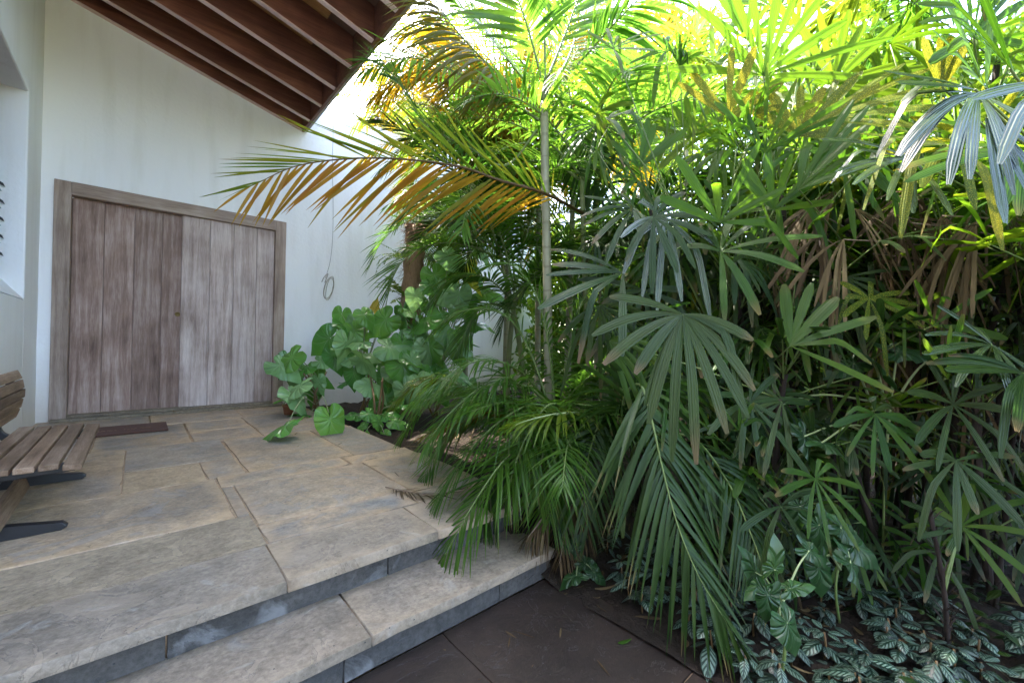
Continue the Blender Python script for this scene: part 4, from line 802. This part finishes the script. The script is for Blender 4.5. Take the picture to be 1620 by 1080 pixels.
# leaves placed as in the photograph
C2.px(1080, 497, 1.35, -98, .36, 13, 205, .42, 'fan_dark', .048, -.2, cone=.1, tone=.9)
C2.px(1138, 352, 1.8, 70, .40, 7, 150, .05, 'fan_lime', .05, -.1, tone=.1)
C2.px(1224, 332, 1.95, 72, .36, 7, 130, .05, 'fan_lime', .05, 0, tone=.2)
C2.px(1140, 398, 1.85, 30, .42, 8, 230, .35, 'fan', .045, -.3)
C1.px(1052, 345, 2.0, -100, .38, 9, 240, .45, 'fan_silver', .042, -.2)
C1.px(1003, 330, 2.1, 200, .36, 8, 170, .4, 'fan_dark', .042, -.2)
C1.px(985, 432, 2.0, 190, .5, 6, 120, .3, 'fan_dark', .05, -.1)
C1.px(1012, 265, 2.2, 85, .32, 6, 110, .05, 'fan', .045, 0)
C1.px(1020, 460, 2.1, -100, .42, 8, 200, .3, 'fan_dark', .05, -.1)
C3.px(1208, 120, 2.0, 85, .66, 11, 170, .08, 'fan_lime', .055, -.05, tone=.3)
C3.px(1317, 134, 2.1, 75, .5, 10, 190, .1, 'fan_lime', .055, -.1, tone=.6)
C3.px(1152, 186, 2.0, 75, .34, 7, 130, .05, 'fan_spot', .05, -.1)
C3.px(1265, 215, 1.9, 60, .36, 8, 150, .1, 'fan_spot', .05, -.2)
C3.px(1275, 205, 2.2, 200, .5, 9, 170, .2, 'fan_lime', .05, -.2)
C4.px(1300, 190, 2.0, 20, .55, 8, 110, .12, 'fan_spot', .05, -.3)
C4.px(1262, 300, 1.8, 45, .48, 6, 60, .08, 'fan_lime', .052, -.2, tone=.2)
C2.px(1250, 547, 1.7, 35, .40, 6, 120, .05, 'fan', .05, -.1, tone=.9)
C4.px(1375, 472, 1.75, -80, .26, 9, 300, .2, 'fan_spot', .035, -.25, tone=.2)
C8.px(1478, 515, 1.7, 80, .3, 5, 150, .12, 'fan', .034, -.15)
C8.px(1385, 655, 1.55, -95, .24, 9, 210, .2, 'fan', .032, -.3, tone=.4)
C8.px(1384, 650, 1.56, 75, .12, 2, 50, .1, 'fan_dark', .035)
C8.px(1508, 640, 1.5, -85, .30, 9, 330, .28, 'fan_dark', .04, -.25, tone=.6)
C8.px(1512, 728, 1.45, -95, .30, 8, 230, .25, 'fan_dark', .036, -.2)
C8.px(1570, 545, 1.5, 190, .32, 8, 200, .3, 'fan_silver', .036, -.2)
C8.px(1620, 590, 1.4, 200, .34, 7, 150, .25, 'fan_dark', .04, -.2)
C8.px(1500, 600, 1.55, 110, .3, 3, 60, .05, 'fan', .05, -.1)
C11.px(1187, 637, 1.75, -60, .36, 9, 290, .25, 'fan_dark', .04, -.2)
C11.px(1290, 757, 1.5, -70, .24, 9, 280, .25, 'fan', .03, -.2)
C11.px(1168, 680, 1.7, 80, .2, 4, 90, .1, 'fan', .03, 0)
C11.px(1235, 800, 1.55, -90, .24, 6, 260, .2, 'fan_dark', .036, -.2)
C9.px(1520, 832, 1.5, 60, .30, 8, 230, .22, 'fan', .03, -.1, tone=.8)
C9.px(1520, 838, 1.5, 170, .26, 4, 60, .2, 'fan_dark', .03, -.1)
C7.px(1548, 148, .95, 215, .30, 9, 110, .6, 'fan_silver', .030, -.25)
C7.px(1545, 142, .98, 175, .3, 3, 30, .1, 'fan_silver', .04, 0)
C7.px(1560, 185, .9, -80, .26, 4, 60, .3, 'fan_silver', .036, -.3)
C7.px(1675, 130, .8, 225, .22, 5, 80, .6, 'fan_silver', .036, -.2)
C7.px(1600, 110, 1.0, 150, .55, 6, 70, .15, 'fan_lime', .055, -.1, tone=.2)
C7.px(1490, 140, 1.25, 95, .2, 4, 60, .05, 'fan_spot', .05, 0)
C7.px(1560, 140, 1.2, 130, .5, 8, 120, .15, 'fan_lime', .05, 0, tone=.1)
C6.px(1620, 240, 1.2, 195, .4, 8, 160, .3, 'fan', .045, -.1)
C6.px(1500, 230, 1.5, 185, .45, 9, 150, .25, 'fan_spot', .045, -.2)
C6.px(1440, 250, 1.6, 195, .42, 8, 120, .25, 'fan_silver', .04, -.2)

# ---- 7. heart leaved plants by the wall
tr0 = at(650, 650, 5.2); tr0[2] = soil_z(*tr0[:2]); tr1 = at(657, 372, 5.2)
tree = thing('palm_tree', 'palm with a shaggy brown fibrous trunk standing against the white wall', 'palm', tr0)
c = curve([tr0, at(648, 560, 5.2), at(653, 440, 5.2), tr1, tr1+Z*.12], 40); t = MB(); t.tube(c, .125*(1+rng.normal(0, .07, 40))*np.linspace(1.1, .9, 40), 14)
k = 700; q = rng.integers(0, 39, k); th = rng.random(k)*6.28; o_ = np.stack([np.cos(th), np.sin(th), 0*th], -1)
strips(t, c[q]+o_*.115+Z*rng.uniform(-.04,.04,(k,1)), o_*.7+Z*rng.uniform(-.8, 1.0, (k, 1))+rng.normal(0,.3,(k,3)), np.cross(o_, Z), rng.uniform(.05, .18, k), .012, .4, rng.random(k), 4)
t.build('trunk', G['bark'], tree)
for k in range(13): frond(tree, arc(c[-1], .4+1.9*((k*.618)%1), 70-k*4, 1.25, 80+k*3), [ARL, AR, AR][k % 3], .42, .024, 44, .2, vee=15, tone=.6)
hl = [('philodendron', 'heart leaved plant beside the door frame with a pale leaf facing out', (500, 640, 5.0),
  [(458,568,4.75,215,.42,'heart',.9), (470,612,4.55,200,.40,'heart_pale',.9), (487,580,4.9,30,.28,'heart',.5), (505,600,5.1,-40,.3,'heart',.2), (500,625,5.2,-80,.3,'heart',.2), (447,680,4.25,195,.36,'heart',.7), (487,655,4.6,150,.3,'heart',.1), (523,674,4.2,-85,.36,'heart',.9), (512,650,4.6,60,.25,'heart',.6)]),
 ('philodendron', 'heart leaved plant with glossy dark leaves left of the shaggy trunk', (575, 645, 5.1),
  [(518,538,4.9,215,.44,'heart',.1), (552,518,5.0,-30,.44,'heart',.2), (545,552,4.8,-10,.34,'heart',.5), (530,565,4.9,-60,.34,'heart',.1), (578,572,4.6,-20,.42,'heart_pale',.3), (568,542,4.7,170,.34,'heart_pale',.1), (607,508,4.8,215,.42,'heart',.8), (588,610,4.5,-20,.38,'heart_pale',.8), (560,590,4.8,-90,.34,'heart',.2), (620,548,4.6,0,.46,'heart_pale',.2), (592,488,5.1,80,.2,'heart_yellow',.7), (633,530,5.0,20,.3,'heart_yellow',.1), (600,575,4.9,-40,.3,'heart',.3), (610,600,4.9,-90,.3,'heart',.4), (575,505,5.1,150,.3,'heart',.5)]),
 ('philodendron', 'heart leaved plant climbing to the right of the shaggy trunk', (690, 640, 5.0),
  [(667,612,4.4,-75,.36,'heart_pale',.9), (684,552,4.7,-70,.36,'heart',.8), (706,530,4.7,-50,.36,'heart_pale',.2), (673,507,4.7,190,.44,'heart',.6), (683,485,4.9,-60,.38,'heart',.2), (708,468,4.8,-20,.38,'heart_pale',.7), (715,408,4.9,-30,.44,'heart_pale',.1), (744,435,4.9,-80,.40,'heart_yellow',.1), (713,440,5.0,200,.34,'heart_yellow',.0), (708,455,4.9,200,.36,'heart',.9), (737,488,5.0,-85,.40,'heart',.4), (752,512,4.9,10,.36,'heart',.2), (758,440,5.1,-60,.34,'heart',.5), (712,600,4.6,10,.42,'heart_pale',.2), (695,578,4.8,-30,.34,'heart',.3), (660,570,4.9,-80,.3,'heart',.4), (700,625,4.6,-60,.24,'heart',.4), (735,530,5.0,-40,.3,'heart',.7), (668,540,5.0,-80,.3,'heart',.2),(641,502,4.85,-60,.46,'heart',.6),(656,522,4.8,-100,.46,'heart',.9),(645,548,4.75,-40,.48,'heart_pale',.5),(668,562,4.7,-80,.46,'heart',.7),(640,582,4.6,-60,.46,'heart',.8),(662,602,4.6,-100,.44,'heart',.6),(644,622,4.5,-60,.42,'heart_pale',.7),(700,500,4.8,-60,.44,'heart',.8),(725,470,4.8,-100,.44,'heart_pale',.4),(690,440,4.9,-60,.42,'heart',.9),(650,475,4.9,-120,.4,'heart',.4),(632,560,4.7,-140,.42,'heart_pale',.8), (725,560,5.0,-60,.3,'heart',.3)]),
 ('philodendron', 'low leafy ground plant with small leaves at the foot of the shaggy trunk', (595, 680, 4.3),
  [(585,655,4.2,-30,.2,'heart',.6), (600,668,4.1,-60,.2,'heart',.9), (572,672,4.2,200,.18,'heart',.7), (612,655,4.2,20,.22,'heart',.5), (625,668,4.1,-10,.18,'heart',.8), (590,640,4.4,90,.2,'heart',.4), (640,640,4.3,20,.26,'heart',.2), (560,655,4.3,160,.22,'heart',.3), (625,640,4.4,60,.24,'heart',.3), (575,690,4.0,-100,.16,'heart',.7), (645,670,4.0,-20,.15,'heart',.9), (610,690,3.95,-60,.15,'heart',.8)])]
for nm, lb, (bx, by, bD), leaves in hl:
    b = at(bx, by, bD); b[2] = max(soil_z(b[0], b[1]), 0) if b[0] < 1.6 else soil_z(b[0], b[1])
    o = thing(nm, lb, 'plant', b)
    t = MB()
    for k in range(3): t.tube(curve([b+rng.normal(0,.03,3)*np.array([1,1,0]), b+np.array([rng.normal(0,.06), rng.normal(0,.06), .25]), b+np.array([rng.normal(0,.12), rng.normal(0,.12), .5])], 10), np.linspace(.014, .009, 10), 7)
    t.build('stem', G['rachis_brown'], o)
    xs_ = np.array([q[:2] for q in leaves if q[1] < 640]); extra = []
    if by < 660:
        for _ in range(26 if bx > 600 else 22 if bx > 520 else 8):
            q = xs_[rng.integers(len(xs_))]; jj = 24 if bx > 520 else 9; extra.append((max(q[0]+rng.normal(0, jj), 447), max(q[1]+rng.normal(0, jj*.8)+6, 395 if bx > 600 else 500 if bx > 520 else 575), rng.uniform(4.5, 5.3), rng.uniform(-110, 30), rng.uniform(.24, .42), ['heart', 'heart_pale'][int(rng.integers(2))], rng.random()))
    for x, y, Dp, ang, sz, m, rn in leaves + extra:
        p = at(x, y, Dp); flat = m == 'heart' and y > 670 and bx < 520
        if flat: p = onz(x, y-6, .11)
        Nn = -FW*rng.uniform(.15, .75)+Z*rng.uniform(.6, 1.05)+rng.normal(0, .28, 3); 
        if flat: Nn = Z*1.2-FW*.35
        top = b + np.array([0, 0, min(.5, max(.05, (p[2]-b[2])*.7))])
        heart(o, p - nrm(V(ang))*sz*.1, V(ang, -.15 if not flat else 0)*np.array([1, 1, .15 if flat else 1])-Z*(.15 if not flat else .3), Nn, sz*(.80 if not flat else .85), G[m], rn, stalk=top, curl=.5 if not flat else .35, wide=rng.uniform(.92, 1.12))
# ferns growing on the trunk
for k, (lb, x, y, a) in enumerate([('small light green fern on the left side of the shaggy trunk', 640, 410, 1), ('feathery fern on the right side of the shaggy trunk', 678, 405, -1), ('small fern lower on the left side of the shaggy trunk', 640, 470, 1), ('yellow green fern tuft right beside the shaggy trunk at mid height', 685, 440, -1)]):
    p = at(x, y, 5.1); o = thing('fern', lb, 'fern', p)
    for j in range(6): frond(o, arc(p+rng.normal(0,.02,3), (-1.1 if a > 0 else 2.0)+rng.normal(0,.7), rng.uniform(0, 60), rng.uniform(.3, .5), rng.uniform(30, 90), 7), [G['fern'], G['rachis']], .07, .02, 22, .1, vee=0, droop=.1, a0=80, a1=50, r0=.003, tone=.5, name='fern_frond')
# little pot by the door
p = onz(457, 655, .001)
o = thing('flower_pot', 'small terracotta pot on the terrace by the right door jamb', 'pot', p); th = np.linspace(0, 2*math.pi, 24, endpoint=False)
t = MB(); t.grid(np.array([[(p[0]+r*math.cos(a), p[1]+r*math.sin(a), p[2]+z_) for a in th] for r, z_ in ((.002,0),(.048,0),(.062,.085),(.068,.086),(.070,.112),(.060,.112),(.056,.09),(.001,.088))]), None, .5, 0, close=True); t.build('pot', G['pot'], o)
o = thing('seedling', 'small green seedling growing in the terracotta pot', 'plant', p+Z*.09)
for k in range(6):
    a = k*1.05+.3; heart(o, p+np.array([.07*math.cos(a), .07*math.sin(a), .17+.02*(k % 3)]), np.array([math.cos(a), math.sin(a), -.1]), Z-FW*.3, .12, G['heart'], .8, stalk=p+Z*.09, wide=.6)

# ---- 8. silver patterned ground cover
GR = 'silver patterned plants carpeting the bed'
n = 0; tries = 0; used = []
def pilea(p, sc, nl):
    o = thing('silver_leaf_plant', 'low plant of dark leaves banded with silver, in the lower right bed', 'plant', p, GR)
    mb = MB(); hgt = .10*sc*rng.uniform(.7, 1.4); a0 = rng.random()*6
    for lv_ in range(2):
        z0 = hgt*(1-.42*lv_); k = nl if lv_ == 0 else nl
        th = a0 + lv_*.5 + np.arange(k)*6.283/k + rng.normal(0, .2, k); d = np.stack([np.cos(th), np.sin(th), rng.uniform(-.45, .6, k)], -1)
        b = np.repeat((p+Z*z0)[None], k, 0) + d*.012
        L = .085*sc*rng.uniform(.55, 1.3, k)*(1 if lv_ == 0 else 1.15); s = np.linspace(0, 1, 9)
        pr = np.interp(s, [0, .1, .3, .5, .75, .92, 1], [.12, .5, .92, 1, .78, .34, .03])
        strips(mb, b, d, np.cross(d, Z), L, L*.52, rng.uniform(.25, .75, k), rng.random(k), 9, 0, .22, pr, 7)
    lf = mb.build('leaves', G['pilea'], o)
    t = MB(); t.tube([p-Z*.02, p+Z*hgt*.5+rng.normal(0,.004,3), p+Z*hgt], .0035, 6); t.build('stem', G['rachis_brown'], o)
while n < 100 and tries < 4000:
    tries += 1; x = rng.uniform(955, 1680); y = rng.uniform(790, 1200)
    if x < 1040 and y < 850: continue
    z_ = -.24; p = onz(x, y, z_); bx = 1.50 if p[1] < .64 else 1.56
    if p[0] < bx+.02 or np.linalg.norm(p[:2]) > 2.6: continue
    if y < 860 and rng.random() < .5: continue
    if x > 1320 and rng.random() < .45: continue
    if any(np.linalg.norm(p-q) < .088 for q in used): continue
    used.append(p); p[2] = soil_z(p[0], p[1]); n += 1; pilea(p, rng.uniform(.5, .95), int(rng.integers(4, 7)))
# ---- 9. arrow leaved climbers among the canes
SY = [('arrow leaved climber beside the tip of the big drooping frond', (1235, 940, 1.35), [(1195,905,1.25,110,.13),(1225,900,1.2,80,.16),(1215,940,1.15,-100,.14),(1245,985,1.12,-60,.15),(1205,925,1.2,200,.12),(1250,930,1.2,20,.12),(1280,870,1.4,-30,.16)]),
 ('arrow leaved climber with silvery marked leaves in the dark centre right', (1330, 870, 1.7), [(1295,830,1.5,-70,.22),(1330,835,1.5,-30,.2),(1345,890,1.4,-60,.24),(1295,895,1.4,-80,.2),(1310,850,1.55,-120,.2),(1350,860,1.5,-30,.2),(1265,800,1.6,-100,.18)]),
 ('arrow leaved climber high among the canes below the speckled fan leaf', (1400, 640, 2.0), [(1380,568,1.9,-40,.3),(1420,555,1.9,0,.28),(1350,575,1.95,200,.26),(1300,700,1.7,-20,.24),(1272,690,1.7,-70,.22),(1200,655,1.9,-60,.24),(1480,560,2.0,-60,.26)]),
 ('arrow leaved creeper at the corner of the lower step', (915, 905, 2.0), [(905,870,1.95,60,.16),(925,890,1.95,-20,.16),(912,910,1.9,200,.17),(940,905,1.9,-40,.14),(870,760,2.2,-60,.2),(895,855,2.0,110,.14)]),
 ('broad leaved climber in the shade behind the big drooping frond', (1190, 760, 1.9), [(1150,735,1.85,-100,.22),(1185,770,1.8,-60,.22),(1215,700,1.85,-40,.22),(1165,690,1.9,120,.2),(1230,745,1.8,-20,.2),(1140,780,1.8,-110,.2)])]
for lb, (bx, by, bD), leaves in SY:
    b = at(bx, by, bD); b[2] = soil_z(b[0], b[1]); o = thing('arrow_leaf_climber', lb, 'plant', b)
    top = at(bx, min(by, np.mean([q[1] for q in leaves]))+20, bD)
    t = MB(); t.tube(curve([b, (b+top)/2+rng.normal(0,.03,3), top], 14), .005, 6); t.build('stem', G['rachis'], o)
    for x, y, Dp, ang, sz in leaves:
        heart(o, at(x, y, Dp), V(ang, -.2), -FW*.6+Z*.7+rng.normal(0, .2, 3), sz*.72, G['arrow'], rng.random(), stalk=b+(top-b)*rng.uniform(.6, 1), curl=.5, shape='arrow' if rng.random() < .85 else 'heart')

# ---- 10. garden beyond: shrubs and trees that close the view
def leafy(name, label, cat, x, Dp, h, rad, nleaf, lsz, trunk_h, m='far', base=None):
    b = at(x, 560, Dp) if base is None else np.array(base, float); b[2] = -.36; o = thing(name, label, cat, b)
    t = MB(); nb = 7
    t.tube(curve([b-Z*.1, b+Z*trunk_h*.5+rng.normal(0,.05,3), b+Z*(trunk_h+.25*(h-trunk_h))], 12), np.linspace(.05+.02*h, .03, 12), 9)
    cen = []
    for k in range(nb):
        az = k*2.4; e = np.array([math.sin(az)*rad[0]*.6, math.cos(az)*rad[1]*.6, rng.uniform(.3, .95)*(h-trunk_h)]); tip = b+Z*trunk_h+e
        t.tube(curve([b+Z*trunk_h*rng.uniform(.5, 1), b+Z*trunk_h+e*np.array([.5,.5,.6]), tip], 8), np.linspace(.035, .008, 8), 6); cen.append(tip)
    t.build('trunk', G['twig'], o)
    mb = MB(); cl = 46; ctr = np.array([b + Z*(trunk_h+(h-trunk_h)*.5) + np.array([rng.normal(0,.42)*rad[0], rng.normal(0,.42)*rad[1], rng.uniform(-.5,.5)*(h-trunk_h)]) for _ in range(cl)])
    c = ctr[rng.integers(0, cl, nleaf)] + rng.normal(0, .16*max(rad), (nleaf, 3)); d = nrm(rng.normal(0, 1, (nleaf, 3))-Z*.3)
    strips(mb, c, d, rng.normal(0, 1, (nleaf, 3)), lsz*rng.uniform(.6, 1.3, nleaf), lsz*.45, .3, rng.random(nleaf), 4, 0, .2, np.array([.2, 1, .8, .03]))
    mb.build('crown', G[m], o); return o
leafy('shrub', 'sunlit leafy shrub glimpsed through the canes at centre right', 'shrub', 1180, 5.6, 2.4, (.9, .9), 5200, .14, .25)
leafy('shrub', 'sunlit leafy shrub behind the shaggy canes at the right', 'shrub', 1400, 5.6, 2.4, (.9, .9), 5200, .14, .25)
leafy('shrub', 'bright leafy shrub at the right edge behind the fan palms', 'shrub', 1640, 5.2, 2.6, (1, 1), 5200, .14, .3)
leafy('shrub', 'leafy shrub past the end of the white wall', 'shrub', 1010, 7.6, 2.8, (1.1, 1.1), 5200, .16, .3)
leafy('shrub', 'yellow green shrub beyond the wall end between the palm stems', 'shrub', 900, 7.2, 3.2, (1.0, 1.0), 5200, .16, .3)
leafy('tree', 'leafy tree rising behind the middle of the thicket', 'tree', 1290, 9.5, 4.6, (1.6, 1.6), 6500, .2, 1.2)
leafy('tree', 'leafy tree rising behind the right of the thicket', 'tree', 1570, 9, 4.6, (1.6, 1.6), 6500, .2, 1.2)
leafy('tree', 'tall leafy tree far behind the centre of the thicket', 'tree', 1010, 10.5, 8.5, (2.2, 2.2), 9000, .22, 2.2)
leafy('tree', 'tall leafy tree far behind the right half of the thicket', 'tree', 1290, 10, 8.5, (2.4, 2.4), 9000, .22, 2.2)
leafy('tree', 'tall leafy tree far behind the right edge of the thicket', 'tree', 1560, 8.5, 7.5, (2.2, 2.2), 9000, .2, 2.0)
palm_auto('areca_palm', 'golden areca palm standing beyond the white wall near the roof corner', 650, 560, 7.6, 4.6, (0, 0), 16, 2.2, [ARG, ARG, ARL], r=.05, LL=.55, n=56, el=(78, 0), bend=(60, 110))
leafy('tree', 'tree with reddish brown seed heads beyond the white wall', 'tree', 640, 9.5, 6.6, (.9, .9), 2600, .15, 4.6, 'dead')
leafy('shrub', 'low green shrub in the sun at the far right corner', 'shrub', 1560, 3.9, .75, (.5, .5), 2200, .1, .1)
leafy('shrub', 'low bright shrub behind the dark canes near the drooping frond', 'shrub', 1190, 4.0, .8, (.5, .5), 2200, .1, .1)

# ---- 11. small things lying about
p = onz(690, 775, .006); o = thing('fallen_frond', 'dry brown frond lying on the terrace near its edge', 'frond', p)
frond(o, [onz(610, 770, .012), onz(650, 778, .02), onz(690, 782, .02), onz(735, 770, .03)], [G['dead'], G['twig']], .14, .009, 22, .1, vee=-5, droop=.02, a0=40, a1=18, r0=.004, name='dry_frond', tone=.2)
p = onz(986, 1014, -.275); o = tag(MB(), '', '') if False else None
mb = MB(); a_ = onz(978, 1016, -.274); d_ = onz(1000, 1012, -.274)-a_; strips(mb, a_[None], d_[None], np.cross(d_, Z)[None], np.linalg.norm(d_), .018, -.12, .5, 6, 0, .3)
tag(mb.build('fallen_leaf', G['areca']), 'single small green leaf lying on the dark lower paving', 'leaf')

mb = MB(); k = 900; X = rng.uniform(1.5, 4.2, k); Y = rng.uniform(-.8, 3.2, k); P_ = np.stack([X, Y, soil_z(X, Y)+rng.uniform(.008, .03, k)], -1); th = rng.random(k)*6.28
d_ = np.stack([np.cos(th), np.sin(th), rng.normal(0, .25, k)], -1); strips(mb, P_, d_, np.cross(d_, Z+rng.normal(0, .3, (k, 3))), rng.uniform(.03, .16, k), rng.uniform(.006, .022, k), rng.normal(0, .15, k), rng.random(k), 5, 0, .3)
mb.build('leaf_litter', G['dead'], kind='stuff')
mb = MB(); k = 70; X = np.concatenate([rng.uniform(-.6, 1.5, 35), rng.uniform(.2, 1.5, 35)]); Y = np.concatenate([rng.uniform(1.7, 5.2, 35), rng.uniform(.3, 1.3, 35)]); P_ = np.stack([X, Y, np.where(Y > 1.6, .003, -.277)], -1); th = rng.random(k)*6.28
d_ = np.stack([np.cos(th), np.sin(th), 0*th], -1); strips(mb, P_, d_, np.cross(d_, Z), rng.uniform(.004, .022, k), rng.uniform(.002, .006, k), 0.0, rng.random(k), 4, 0, .2)
mb.build('crumbs', G['dead'], kind='stuff')

mb = MB(); k = 26; X = np.concatenate([rng.uniform(.9, 1.5, 10), rng.uniform(.3, 1.5, 16)]); Y = np.concatenate([rng.uniform(1.75, 4.5, 10), rng.uniform(.45, 1.28, 16)]); P_ = np.stack([X, Y, np.where(Y > 1.6, .004, -.276)], -1); th = rng.random(k)*6.28
d_ = np.stack([np.cos(th), np.sin(th), .02+0*th], -1); strips(mb, P_, d_, np.cross(d_, Z), rng.uniform(.03, .12, k), rng.uniform(.005, .012, k), rng.uniform(-.05, .05, k), rng.random(k), 5, 0, .25)
mb.build('fallen_leaflets', G['dead'], kind='stuff')

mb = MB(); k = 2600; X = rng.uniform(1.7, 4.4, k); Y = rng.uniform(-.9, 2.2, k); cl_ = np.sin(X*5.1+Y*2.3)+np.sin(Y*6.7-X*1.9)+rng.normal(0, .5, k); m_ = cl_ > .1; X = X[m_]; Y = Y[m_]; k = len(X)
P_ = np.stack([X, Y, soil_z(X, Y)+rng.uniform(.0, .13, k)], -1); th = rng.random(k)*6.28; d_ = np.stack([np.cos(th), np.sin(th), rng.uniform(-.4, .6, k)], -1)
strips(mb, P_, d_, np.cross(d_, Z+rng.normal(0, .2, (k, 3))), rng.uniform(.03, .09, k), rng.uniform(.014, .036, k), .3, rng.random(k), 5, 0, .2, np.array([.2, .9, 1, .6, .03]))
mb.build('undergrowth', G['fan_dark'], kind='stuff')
